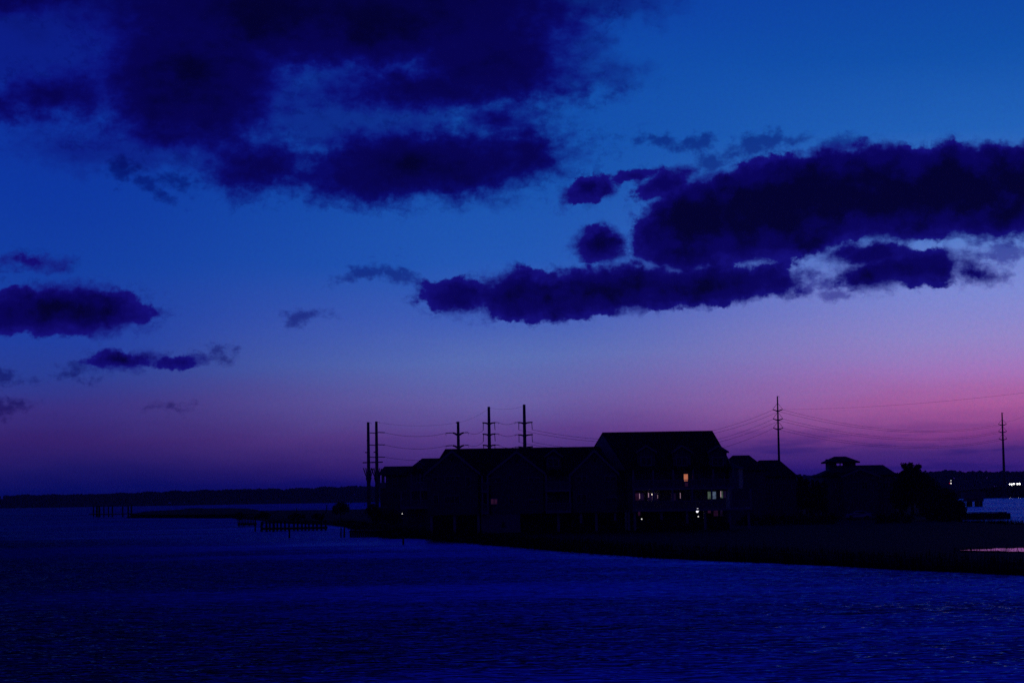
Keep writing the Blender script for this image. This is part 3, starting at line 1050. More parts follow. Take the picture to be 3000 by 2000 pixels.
# left wings, stepping back along the shore
def left_wing(p0, p1, D, ridge_py, eave_py, z0f, depth=9.0, hip=0.0):
    x0, x1 = X(p0, D), X(p1, D)
    zr = W((p0 + p1) / 2, ridge_py, D + depth / 2).z
    ze = W((p0 + p1) / 2, eave_py, D).z
    return gabled(bld, x0, x1, D, D + depth, z0f, ze, zr - 0.22, over=0.4, hip0=hip)


left_wing(1192, 1300, 318, 1342, 1383, GZ - 0.4, 9, hip=2.2)
left_wing(1130, 1205, 330, 1365, 1392, GZ - 0.4, 7, hip=0)
for (x0, y0, x1, y1, n, D_) in [(1222, 1388, 1240, 1410, 2, 318), (1252, 1390, 1262, 1410, 1, 318), (1186, 1438, 1198, 1458, 2, 330), (1222, 1440, 1240, 1458, 2, 318),
                                (1150, 1402, 1164, 1418, 2, 330), (1150, 1440, 1164, 1460, 1, 330)]:
    window(bld, x0, y0, x1, y1, D_, n)
dormer(bld, 1230, 1352, 1362, 14, (1225, 1235, 1363, 1372), 319, 1378)
balcony(bld, X(1205, 318), X(1288, 318), 315.6, 317.95, W(1240, 1432, 318).z, posts_to=W(1240, 1388, 318).z, n_posts=4)
balcony(bld, X(1175, 318), X(1292, 318), 315.4, 317.94, W(1240, 1484, 318).z, posts_to=W(1240, 1434.5, 318).z - .1, n_posts=5)
# open corner porch at the far left end, the sky showing between its posts
pr = MB()
D_ = 330.0
xa, xb = X(1109.5, D_), X(1131, D_)
zt = W(1120, 1390, D_).z
zr = W(1120, 1365, D_).z
pr.add([(xa - .2, D_ - .5, zt), (xb, D_ - .5, zt), (xb, D_ + 7.4, zt), (xa - .2, D_ + 7.4, zt), (xa + 1.2 - .5, D_ + 3.5, zr), (xb, D_ + 3.5, zr)],
       [(0, 1, 5, 4), (2, 3, 4, 5), (3, 0, 4), (1, 2, 5), (3, 2, 1, 0)])
po = part(pr, 'porch_roof', M['roof'], bld)
zf = W(1120, 1425, D_).z
pf = MB()
pf.box((xa, D_, zf - .25), (xb - .02, D_ + 7, zf))
pfo = part(pf, 'porch_floor', M['trim'], bld)
pr2 = MB()
pr2.box((xa, D_, zf + .02), (xb - .02, D_ + .08, W(1120, 1413, D_).z))
part(pr2, 'railing', M['trim'], pfo)
for p, yy in ((1111.5, D_ + .1), (1124, D_ + .1), (1112, D_ + 6.6)):
    pm = MB()
    x = X(p, D_)
    pm.box((x - .13, yy, zf + .01), (x + .13, yy + .25, zt - .01))
    part(pm, 'post', M['trim'], pfo)
pw2 = MB()
pw2.box((X(1113, D_), D_ + .3, GZ - .5), (xb - .03, D_ + 6.5, zf - .26))
part(pw2, 'wall', M['siding'], bld)

# lower building behind the right end
b2 = thing('apartment_house', 'dark two-level gabled house right behind the tall end of the apartment building', 'building', (X(2240, 318), 324, GZ))
def block2(p0, p1, D, ridge, eave, depth, hr):
    x0, x1 = X(p0, D), X(p1, D)
    return gabled(b2, x0, x1, D, D + depth, GZ - .4, W(p0, eave, D).z, W((p0 + p1) / 2, ridge, D + depth / 2).z - .22, over=.3, hip0=2.0, hip1=hr)


block2(2120, 2243, 318, 1333, 1378, 10, 1.9)
block2(2200, 2332, 330, 1347, 1397, 11, 1.9)
window(b2, 2252, 1415, 2264, 1432, 330, 2)
window(b2, 2286, 1415, 2298, 1432, 330, 2)
window(b2, 2252, 1455, 2264, 1474, 330, 2)
window(b2, 2160, 1400, 2176, 1416, 318, 2)
# bay seen between
bb2 = MB()
x0, x1 = X(2310, 330), X(2328, 330)
bb2.box((x1 - .6, 332, GZ - .4), (x1 + .9, 338, W(2320, 1408, 330).z))
part(bb2, 'side_bay', M['siding'], b2)

# house with a roof lantern (cupola)
DH = 350.0
b3 = thing('cupola_house', 'dark house with a square hip-roofed cupola you can see through', 'house', (X(2515, DH), DH + 5, GZ))
xh0, xh1 = X(2412, DH), X(2622, DH)
zrh = W(2560, 1361.5, DH + 5.5).z
zeh = W(2560, 1392, DH).z
gabled(b3, xh0, xh1, DH, DH + 11, GZ - .4, zeh, zrh - .22, over=.4, hip0=3.2, hip1=1.0)
gx = X(2521, DH - 2)
gabled(b3, gx - 2.9, gx + 2.9, DH - 2, DH + 5, GZ - .4, W(2520, 1394, DH - 2).z, W(2520, 1371, DH - 2).z - .2, axis='y', over=.45)
DC = DH + 1.2
cx0, cx1 = X(2431, DC), X(2508, DC)
zc0, zc1 = W(2470, 1397, DC).z, W(2470, 1355, DC).z
cup = MB()
yb = DC + 4.4
zo0, zo1 = W(2470, 1365.5, DC).z, W(2470, 1356.5, DC).z
ox = [X(2452, DC), X(2461, DC), X(2464, DC), X(2473, DC)]
for yy in (DC, yb - .18):
    cup.box((cx0, yy, zc0), (cx1, yy + .18, zo0 - (.8 if yy > DC else 0)))
    cup.box((cx0, yy, zo1 + (.8 if yy > DC else 0)), (cx1, yy + .18, zc1 + (.005 if yy == DC else .006)))
    e = .5 if yy > DC else 0
    cup.box((cx0, yy, zo0 - (.8 if yy > DC else 0)), (ox[0] - e, yy + .18, zo1 + (.8 if yy > DC else 0)))
    cup.box((ox[3] + e, yy, zo0 - (.8 if yy > DC else 0)), (cx1, yy + .18, zo1 + (.8 if yy > DC else 0)))
    if yy == DC:
        cup.box((ox[1], yy, zo0), (ox[2], yy + .18, zo1))
cup.box((cx0, DC + .185, zc0), (cx0 + .18, yb - .185, zc1))
cup.box((cx1 - .18, DC + .185, zc0), (cx1, yb - .185, zc1))
co_ = part(cup, 'cupola', M['siding'], b3)
cr_ = MB()
e0 = [(X(2419.5, DC), DC - .8, zc1 - .05), (X(2519, DC), DC - .8, zc1 - .05), (X(2519, DC), yb + .8, zc1 - .05), (X(2419.5, DC), yb + .8, zc1 - .05)]
zt = W(2467, 1336.5, DC + 2).z
u0 = [(X(2452, DC), DC + 1.8, zt), (X(2484, DC), DC + 1.8, zt), (X(2484, DC), DC + 2.6, zt), (X(2452, DC), DC + 2.6, zt)]
e1 = [(p[0], p[1], p[2] + .22) for p in e0]
cr_.add(e0 + e1 + u0, [(3, 2, 1, 0), (0, 1, 5, 4), (1, 2, 6, 5), (2, 3, 7, 6), (3, 0, 4, 7), (4, 5, 9, 8), (5, 6, 10, 9), (6, 7, 11, 10), (7, 4, 8, 11), (8, 9, 10, 11)])
part(cr_, 'roof', M['roof'], co_)
for (x0, y0, x1, y1, n) in [(2500, 1412, 2514, 1430, 2), (2526, 1412, 2540, 1430, 2), (2500, 1452, 2514, 1472, 2)]:
    window(b3, x0, y0, x1, y1, DH - 2, n)
for (x0, y0, x1, y1, n) in [(2440, 1412, 2456, 1430, 2), (2586, 1412, 2602, 1430, 2)]:
    window(b3, x0, y0, x1, y1, DH, n)

# ------------------------------------------------------------------ transmission poles
def pole_top(px, D):
    return px


wire_anchor = {}


def shaft(root, base, top, r0, r1):
    m_ = MB()
    n = 8
    m_.tube([base.lerp(top, i / n) for i in range(n + 1)], [r0 + (r1 - r0) * i / n for i in range(n + 1)], 12)
    cap = MB()
    part(m_, 'pole_shaft', M['steel'], root)


def bar(root, name, pts, rad, label=None, mat='steel', seg=6):
    m_ = MB()
    m_.tube(pts, rad, seg)
    return part(m_, name, M[mat], root, label)


def ribbed(pts, r):
    """string of insulator discs along a segment"""
    a, b = Vector(pts[0]), Vector(pts[1])
    n = max(6, int((b - a).length / 0.12))
    q, rad = [], []
    for i in range(n + 1):
        q.append(a.lerp(b, i / n))
        rad.append(r * (1.0 if i % 2 else 0.55))
    m_ = MB()
    m_.tube(q, rad, 7)
    return m_


def upswept_pole(key, px, top_py, base_py, D, arms, half_px, label, base_x=None, r0=.55, r1=.24, rise=5, tie=27):
    base = W(base_x if base_x else px, base_py, D)
    base.z = max(base.z, -1.0)
    top = W(px, top_py, D)
    base.x = top.x
    base.z = -1.0 if base.z < 0.2 else base.z
    root = thing('transmission_pole', label, 'power pole', (top.x, D, base.z), 'transmission poles')
    shaft(root, Vector((top.x, D, base.z)), top, r0, r1)
    s = D / F
    hw = half_px * s
    anchors = []
    for ap in arms:
        z = W(px, ap, D).z
        for sx in (-1, 1):
            tip = Vector((top.x + sx * hw, D, z + rise * s))
            ao = bar(root, 'crossarm', [(top.x + sx * r1 * .9, D, z - .25), tip], [.30, .20])
            part(ribbed([tip, (top.x + sx * r1 * 1.2, D, z + tie * .72 * s)], .10), 'insulator', M['steel'], ao)
            anchors.append(tip - Vector((0, 0, .15)))
    tipm = MB()
    tipm.tube([top, top + Vector((r1 + .45, 0, -.1)), top + Vector((r1 + .5, 0, -.55))], .07, 6)
    part(tipm, 'ground_wire_clamp', M['steel'], root)
    wire_anchor[key] = (anchors, top + Vector((.5, 0, -.5)))
    return root


P_A = upswept_pole('A', 2277.5, 1160, 1500, 880, (1202, 1229, 1256), 14.5, 'thin tapered transmission pole rising behind the right end of the apartment building', rise=3, r0=.70, r1=.27)
P_B = upswept_pole('B', 2935.5, 1208, 1458, 1138, (1244.5, 1265.5, 1287), 12, 'thin tapered transmission pole standing in the water at the far right', rise=2.5, r0=.95, r1=.34, tie=21)
pad = MB()
tb_ = Vector(P_B.location)
pad.tube([(tb_.x, tb_.y, -2), (tb_.x, tb_.y, 1.0)], 2.3, 14)
part(pad, 'foundation', M['concrete'], P_B)


def hung_pole(key, px, top_py, D, arms, left_px, right_px, extra_right, label, r0=.62, r1=.42, drop=21, lean=0.0):
    top = W(px, top_py, D)
    base = Vector((top.x, D, 0.3))
    root = thing('transmission_pole', label, 'power pole', base, 'transmission poles')
    shaft(root, base, top, r0 + .12, r1)
    s = D / F
    anchors = []
    for ap in arms:
        z = W(px, ap, D).z
        for sx, w_ in ((-1, left_px), (1, right_px)):
            tip = Vector((top.x + sx * w_ * s, D, z + .12))
            ao = bar(root, 'crossarm', [(top.x + sx * r1 * .9, D, z - .28), (top.x + sx * (r1 + .5), D, z - .05), tip], [.34, .28, .24])
            ix = tip.x - sx * 2.6 * s
            part(ribbed([(ix, D, z + .02), (ix + (.15 if sx > 0 else -.05), D, z - drop * s)], .15), 'insulator', M['steel'], ao)
            anchors.append(Vector((ix, D, z - drop * s)))
        if extra_right:
            sx = extra_right
            w_ = right_px if sx > 0 else left_px
            p0 = Vector((top.x + sx * w_ * s, D, z + .10))
            p1 = Vector((top.x + sx * (w_ + 9) * s, D, z + .10))
            part(ribbed([p0, p1], .13), 'strain_insulator', M['steel'], root)
            bar(root, 'jumper', [p1, p1 + Vector((.1, 0, -.25)), p1 + Vector((.12 * sx, 0, -.6))], .05)
            anchors.append(p1)
    wire_anchor[key] = (anchors, top + Vector((.3, 0, -.4)))
    return root


P_C = hung_pole('C', 1535.5, 1184.5, 690, (1237.5, 1273.5, 1309), 19, 24, -1, 'thick transmission pole with drooping insulators, tallest above the apartment roof', r0=.66, r1=.46)
P_D = hung_pole('D', 1432, 1191, 690, (1238.5, 1271.5, 1304), 19.5, 18.5, 1, 'thick transmission pole with drooping insulators, second tallest above the apartment roof', r0=.66, r1=.44)


def strain_pole():
    px, D = 1342, 690.0
    top = W(px, 1234.5, D)
    root = thing('transmission_pole', 'shorter transmission pole with level outstretched arms, left of the two tall ones over the roof', 'power pole', (top.x, D, .3), 'transmission poles')
    shaft(root, Vector((top.x, D, .3)), top, .70, .44)
    s = D / F
    anch = []
    for ap in (1268, 1305):
        z = W(px, ap, D).z
        for sx in (-1, 1):
            a_ = bar(root, 'crossarm', [(top.x + sx * .4, D, z - .6), (top.x + sx * 1.2, D, z - .1), (top.x + sx * 17 * s, D, z + .1)], [.40, .34, .28])
            p0, p1 = Vector((top.x + sx * 18 * s, D, z + .1)), Vector((top.x + sx * (36 if sx < 0 else 29) * s, D, z + (.0 if sx < 0 else .15)))
            part(ribbed([p0, p1], .19), 'strain_insulator', M['steel'], a_)
            bar(root, 'jumper', [p1, p1 + Vector((.12 * sx, 0, -.25)), p1 + Vector((.05, 0, -.8))], .05)
            anch.append(p1)
    c_ = MB()
    c_.box((top.x - .75, D - .3, top.z - .55), (top.x - .45, D + .3, top.z - .15))
    part(c_, 'ground_wire_clamp', M['steel'], root)
    wire_anchor['E'] = (anch, top + Vector((-.4, 0, -.4)))
    return root


P_E = strain_pole()


def riser_pole(key, px, top_py, base_px, D, right_len, left_arms, right_arms, cross, label):
    top = W(px, top_py, D)
    root = thing('riser_pole', label, 'power pole', (top.x, D, .3), 'twin riser poles left of the building')
    shaft(root, Vector((top.x, D, .3)), top, .66, .44)
    s = D / F
    anch = []
    for ap in right_arms:
        z = W(px, ap, D).z
        p0, p1 = Vector((top.x + .46, D, z)), Vector((top.x + (right_len) * s, D, z - .12))
        part(ribbed([p0 + Vector((.05, 0, 0)), p1], .19), 'strain_insulator', M['steel'], root)
        anch.append(p1)
    for ap, ln in left_arms:
        z = W(px, ap, D).z
        bar(root, 'bracket', [(top.x - .4, D, z), (top.x - ln * s, D, z + .05)], [.20, .16])
    z = W(px, cross, D).z
    bar(root, 'crossarm', [(top.x - 17 * s, D, z), (top.x + 18 * s, D, z + .1)], .22)
    # cable terminators spread in a V under the crossarm
    for dx, h0, h1 in ((-15, 1392, 1370), (-8, 1396, 1370), (8, 1396, 1371), (14, 1392, 1372)):
        q0 = W(px, 1402, D)
        e0 = Vector((top.x + dx * .55 * s, D - .3, W(px, h0, D).z))
        e1 = Vector((top.x + dx * s, D - .4, W(px, h1, D).z))
        b_ = bar(root, 'cable_terminator', [(top.x + dx * .15 * s, D - .2, q0.z), e0], [.20, .22])
        part(ribbed([e0, e1], .24), 'insulator', M['steel'], b_)
    col_ = MB()
    col_.tube([(top.x, D, W(px, 1412, D).z), (top.x, D, W(px, 1400, D).z), (top.x, D, W(px, 1393, D).z)], [.66, 1.0, .75], 12)
    part(col_, 'collar', M['steel'], root)
    cl = MB()
    cl.tube([top + Vector((.4, 0, -.2)), top + Vector((1.0, 0, -.25)), top + Vector((1.05, 0, -.7))], .06, 6)
    part(cl, 'ground_wire_clamp', M['steel'], root)
    # cable pipes down the shaft
    for dx in (-.55, .55):
        bar(root, 'cable_pipe', [(top.x + dx, D - .35, .35), (top.x + dx * .9, D - .3, W(px, 1404, D).z)], .13)
    wire_anchor[key] = (anch, top + Vector((1.0, 0, -.5)))


riser_pole('F', 1078.5, 1236, 1080, 690, 20, ((1290, 5), (1325, 10)), (1267.5, 1303, 1338.5), 1354.5, 'left one of two steel riser poles standing close together at the end of the building')
riser_pole('H', 1102.5, 1234, 1104, 690, 24.5, ((1288, 4), (1324, 9)), (1266, 1302, 1338), 1354, 'right one of two steel riser poles, nearest the porch of the building')


def wire(p0, p1, sag, label, r=.052):
    p0, p1 = Vector(p0), Vector(p1)
    n = 28
    pts = []
    for i in range(n + 1):
        t = i / n
        p = p0.lerp(p1, t)
        p.z -= sag * 4 * t * (1 - t)
        pts.append(p)
    m_ = MB()
    m_.tube(pts, r, 5)
    o = m_.build('power_line', M['wire'], None, p0)
    tag(o, label, 'power line', 'overhead power lines')


LV = ('top', 'middle', 'lowest')
aH, aE, aD, aC, aA, aB = (wire_anchor[k][0] for k in 'HEDCAB')
for i in range(2):
    wire(aH[i], aE[2 * i], 1.2, '%s wire from the right riser pole to the level armed pole' % ('upper', 'second')[i])
wire(aH[2], W(1345, 1341, 690), 1.0, 'third wire running from the right riser pole behind the roof')
wire(wire_anchor['H'][1], wire_anchor['E'][1], 1.0, 'thin ground wire between the right riser pole and the level armed pole', .025)
for i in range(2):
    wire(aE[2 * i + 1], aD[3 * i], .9, '%s wire from the level armed pole to the second tallest pole' % ('upper', 'lower')[i])
for i in range(3):
    wire(aD[3 * i + 2], aC[3 * i + 2], .7, '%s wire slung between the two tall thick poles' % LV[i])
wire(wire_anchor['D'][1], wire_anchor['E'][1], .8, 'thin ground wire from the second tallest pole down to the level armed pole', .025)
wire(wire_anchor['D'][1], wire_anchor['C'][1], .8, 'thin ground wire between the tops of the two tall thick poles', .025)
for i in range(3):
    wire(aC[3 * i + 1], aA[2 * i], 7.5, '%s near-side wire from the tallest thick pole over the big roof to the thin pole' % LV[i])
for i in range(2):
    wire(aC[3 * i], aA[2 * i + 1], 8.5, '%s far-side wire from the tallest thick pole over the big roof to the thin pole' % LV[i])
for i in range(3):
    wire(aA[2 * i + 1], aB[2 * i], 6.0, '%s wire sagging between the two thin poles, left arms' % LV[i])
    wire(aA[2 * i], aB[2 * i + 1], 6.8, '%s wire sagging between the two thin poles, right arms' % LV[i])
wire(wire_anchor['A'][1] - Vector((0, 0, 5.2)), W(3060, 1143, 640), 1.5, 'wire climbing from the thin pole behind the building to the right edge of the photo', .028)
wire(wire_anchor['B'][1] - Vector((0, 0, 5)), W(3060, 1181, 800), 1.5, 'wire climbing from the far right pole out of the photo', .03)

# ------------------------------------------------------------------ docks, pilings, bulkheads
def piling(px, py_base, top_py, wpx, label, name='piling', group=None, lean_px=0, cat='piling'):
    b = G(px, py_base)
    D = b.y
    t = W(px + lean_px, top_py, D)
    r = wpx / F * D / 2
    m_ = MB()
    n = 6
    bot = Vector((b.x - (t.x - b.x) * .3, D, -2.3))
    m_.tube([bot] + [b.lerp(t, i / n) + Vector((RND.uniform(-.02, .02), 0, 0)) for i in range(n + 1)], [r * 1.1] + [r * (1.08 - .14 * i / n) for i in range(n + 1)], 10)
    o = m_.build(name, M['pile'], None, (b.x, D, 0))
    tag(o, label, cat, group)
    return D


names = ['leftmost piling of the old dock by the marsh spit', 'thick piling next to the leftmost one of the old dock', 'second thick piling, touching its twin in the old dock',
         'thin piling in the middle of the old dock, left of a pair', 'slightly taller thin piling in the middle of the old dock', 'piling right of the middle pair of the old dock',
         'lone piling in the wide gap of the old dock', 'left piling of the pair where the old dock meets the spit', 'right piling of the pair where the old dock meets the spit']
xs = [(274, 1480, 4), (284, 1480, 6), (291, 1479, 6), (304.5, 1482, 4), (318, 1479, 4), (329.5, 1481, 4.5), (359.5, 1482, 4.5), (375.5, 1480, 5), (385, 1479, 5)]
for (px, tp, wp), nm in zip(xs, names):
    piling(px, 1514, tp, wp, nm, group='pilings of the old dock on the left')
c0, c1 = G(262, 1513), G(388, 1513)
m_ = MB()
m_.box((c0.x, c0.y - .9, 0.75), (c1.x, c0.y - .55, 1.15))
o = m_.build('dock_beam', M['pile'], None, (c0.x, c0.y, 0))
tag(o, 'low horizontal beam joining the pilings of the old dock on the left', 'beam')

# long pier
pier = thing('pier', 'long low wooden pier on piles left of the apartment building', 'pier', (*G(860, 1553).xy, 0))
D1 = G(860, 1554).y
xp0, xp1 = W(764, 1550, D1).x, W(957, 1550, D1).x
dk = MB()
zt_ = .62
n = int((xp1 - xp0) / .18)
for i in range(n):
    x = xp0 + (xp1 - xp0) * i / n
    dk.box((x, D1, zt_ - .06), (x + .16, D1 + 2.2, zt_))
for yy in (D1 + .15, D1 + 1.9):
    dk.box((xp0, yy, zt_ - .34), (xp1, yy + .12, zt_ - .065))
dk.box((xp0, D1 - .08, zt_ - .40), (xp1, D1 - .005, zt_ + .02))
part(dk, 'deck', M['timber'], pier)
for i in range(17):
    x = xp0 + .2 + (xp1 - xp0 - .4) * i / 16 + RND.uniform(-.12, .12)
    pm = MB()
    pm.tube([(x, D1 - .18, -2.2), (x + RND.uniform(-.04, .04), D1 - .18, 1.6 + RND.uniform(-.1, .4))], [.19, .17], 8)
    part(pm, 'pile', M['pile'], pier)
rl = MB()
rl.box((xp0, D1 - .06, 1.36), (xp1, D1 + .04, 1.6))
part(rl, 'railing', M['timber'], pier)

pier2 = thing('pier', 'short fenced pier head at the far left end of the island docks', 'pier', (*G(720, 1538).xy, 0))
D2 = G(720, 1540).y
x0, x1 = W(696, 1535, D2).x, W(748, 1535, D2).x
dk = MB()
dk.box((x0, D2, .15), (x1, D2 + 3, .62))
part(dk, 'deck', M['timber'], pier2)
for i in range(12):
    x = x0 + .1 + (x1 - x0 - .2) * i / 11
    pm = MB()
    pm.box((x - .09, D2 - .1, .62), (x + .09, D2 + .06, 1.95 + RND.uniform(-.1, .1)))
    part(pm, 'fence_post', M['timber'], pier2)
rl = MB()
rl.box((x0, D2 - .15, 1.75), (x1, D2 - .105, 2.0))
part(rl, 'railing', M['timber'], pier2)
for i in range(4):
    x = x0 + .2 + (x1 - x0 - .4) * i / 3
    pm = MB()
    pm.tube([(x, D2 + .3, -2.3), (x, D2 + .3, .14)], .16, 8)
    part(pm, 'pile', M['pile'], pier2)

for px, b, tp, wp, ln, nm in [(748, 1556, 1512, 4.5, 0, 'tall piling at the left end of the long pier'), (765, 1556, 1530, 4, 0, 'piling just right of the tall one at the pier end'),
                              (782, 1557, 1532, 4, 0, 'third piling from the left beside the pier'), (800, 1557, 1531, 4, 0, 'fourth piling from the left beside the pier'),
                              (848, 1574, 1545, 5, 5, 'leaning piling standing in open water in front of the long pier'),
                              (999, 1573, 1545, 4, 0, 'left of two close pilings right of the long pier'), (1008.5, 1573, 1545, 5, 0, 'right of two close pilings right of the long pier'),
                              (1181.5, 1594, 1570, 5.5, 0, 'single stout piling in the water in front of the left wing')]:
    piling(px, b, tp, wp, nm, group='pilings by the piers')

bk_ = thing('bulkhead', 'timber bulkhead platform with low fence at the left corner of the island', 'bulkhead', (*G(1085, 1570).xy, 0))
D3 = G(1085, 1572).y
x0, x1 = W(1024, 1560, D3).x, W(1152, 1560, D3).x
wl = MB()
n = int((x1 - x0) / .3)
for i in range(n):
    xa_ = x0 + (x1 - x0) * i / n
    wl.box((xa_, D3 + RND.uniform(-.03, .03), -2.3), (xa_ + .285, D3 + .2, .95 + RND.uniform(-.03, .03)))
wl.box((x0 - .05, D3 - .12, .72), (x1 + .05, D3 - .04, .92))
part(wl, 'sheet_wall', M['timber'], bk_)
dk = MB()
dk.box((x0, D3 + .21, .7), (x1, D3 + 5, .97))
part(dk, 'deck', M['timber'], bk_)
for i in range(10):
    x = x0 + .2 + (x1 - x0 - .4) * i / 9
    pm = MB()
    pm.box((x - .08, D3 + .3, .97), (x + .08, D3 + .46, 1.95 + RND.uniform(-.15, .25)))
    part(pm, 'fence_post', M['timber'], bk_)
rl = MB()
rl.box((x0, D3 + .22, 1.6), (x1, D3 + .295, 1.74))
part(rl, 'railing', M['timber'], bk_)

# breakwater on the right
jt = thing('breakwater', 'dark timber breakwater ending in a thick post in the water on the right', 'breakwater', (*G(2830, 1521).xy, 0))
D4 = G(2850, 1521).y
x0, x1 = W(2680, 1515, D4).x, W(2950, 1515, D4).x
wl = MB()
n = int((x1 - x0) / .32)
for i in range(n):
    xa_ = x0 + (x1 - x0) * i / n
    wl.box((xa_, D4 + RND.uniform(-.03, .03), -2.3), (xa_ + .305, D4 + .22, 1.16 + RND.uniform(-.03, .03)))
wl.box((x0, D4 - .14, .7), (x1, D4 - .05, .95))
part(wl, 'sheet_wall', M['timber'], jt)
cp = MB()
cp.box((x0 - .05, D4 - .2, 1.2), (x1 + .05, D4 + .4, 1.32))
part(cp, 'cap', M['timber'], jt)
pm = MB()
xe = W(2954, 1515, D4).x
pm.tube([(xe, D4, -2.3), (xe, D4, 1.05)], .42, 10)
part(pm, 'end_post', M['pile'], jt)

# heavy platform on piles by the causeway
pl = thing('pile_platform', 'heavy dark platform on thick piles in the water right of the bushes', 'platform', (*G(2858, 1482).xy, 0))
D5 = 635.0
top = MB()
a, b = W(2826, 1466, D5), W(2889, 1442, D5)
zl, zm, zh = W(2858, 1468, D5).z, W(2858, 1460, D5).z, W(2858, 1441, D5).z
top.box((W(2833, 1466, D5).x, D5, zl), (W(2882, 1466, D5).x, D5 + 5, zm))
top.box((a.x, D5 - .3, zm + .003), (b.x, D5 + 5.4, zh))
part(top, 'platform_cap', M['concrete'], pl)
for p, w_ in ((2838, 8), (2847, 8), (2861.5, 8.5), (2876, 10)):
    pm = MB()
    x = W(p, 1475, D5).x
    pm.tube([(x, D5 + 1, -2.3), (x, D5 + 1, zl - .002)], w_ / F * D5 / 2, 10)
    part(pm, 'pile', M['pile'], pl)
for p in (2845, 2873):
    pm = MB()
    x = W(p, 1475, D5).x
    pm.tube([(x, D5 + 4, -2.3), (x, D5 + 4, zl - .002)], .45, 10)
    part(pm, 'pile', M['pile'], pl)

# ------------------------------------------------------------------ causeway with traffic
cz = MB()
D6 = 1150.0
st = [(2640, 3.4), (2790, 4.2), (2860, 5.4), (2920, 6.4), (2980, 6.8), (3100, 7.1), (3300, 7.3)]
rowf, rowt, rowb, rowk = [], [], [], []
for px, z in st:
    x = W(px, 1440, D6).x
    rowf.append((x, D6 - 7, -1.5))
    rowt.append((x, D6, z))
    rowb.append((x, D6 + 9, z))
    rowk.append((x, D6 + 16, -1.5))
n = len(st)
cz.v = rowf + rowt + rowb + rowk
for r in range(3):
    for i in range(n - 1):
        cz.f.append((r * n + i, r * n + i + 1, (r + 1) * n + i + 1, (r + 1) * n + i))
cz.f.append((0, n, 2 * n, 3 * n))
cz.f.append((n - 1, 4 * n - 1, 3 * n - 1, 2 * n - 1))
tag(cz.build('causeway', M['soil']), None, None, kind='structure')
rd = MB()
for i in range(n - 1):
    (xa_, _, za_), (xb_, _, zb_) = rowt[i], rowt[i + 1]
    rd.add([(xa_, D6 + 1, za_ + .02), (xb_, D6 + 1, zb_ + .02), (xb_, D6 + 8, zb_ + .02), (xa_, D6 + 8, za_ + .02)], [(0, 1, 2, 3)])
tag(rd.build('road', M['asphalt']), None, None, kind='structure')
grl = MB()
for i in range(n - 1):
    (xa_, _, za_), (xb_, _, zb_) = rowt[i], rowt[i + 1]
    grl.prism([(xa_, D6 + .3, za_ + .45), (xa_, D6 + .3, za_ + .8), (xa_, D6 + .4, za_ + .8), (xa_, D6 + .4, za_ + .45)],
              [(xb_, D6 + .3, zb_ + .45), (xb_, D6 + .3, zb_ + .8), (xb_, D6 + .4, zb_ + .8), (xb_, D6 + .4, zb_ + .45)])
    k = int((xb_ - xa_) / 3)
    for j in range(k):
        t = j / k
        x, z = xa_ + (xb_ - xa_) * t, za_ + (zb_ - za_) * t
        grl.box((x - .08, D6 + .41, z - .05), (x + .08, D6 + .55, z + .75))
tag(grl.build('guardrail', M['steel'], None, (rowt[0][0], D6, 0)), 'low steel guardrail along the edge of the causeway road', 'guardrail')


def road_z(x):
    for (xa_, _, za_), (xb_, _, zb_) in zip(rowt[:-1], rowt[1:]):
        if xa_ <= x <= xb_:
            return za_ + (zb_ - za_) * (x - xa_) / (xb_ - xa_) + .02
    return 7.0


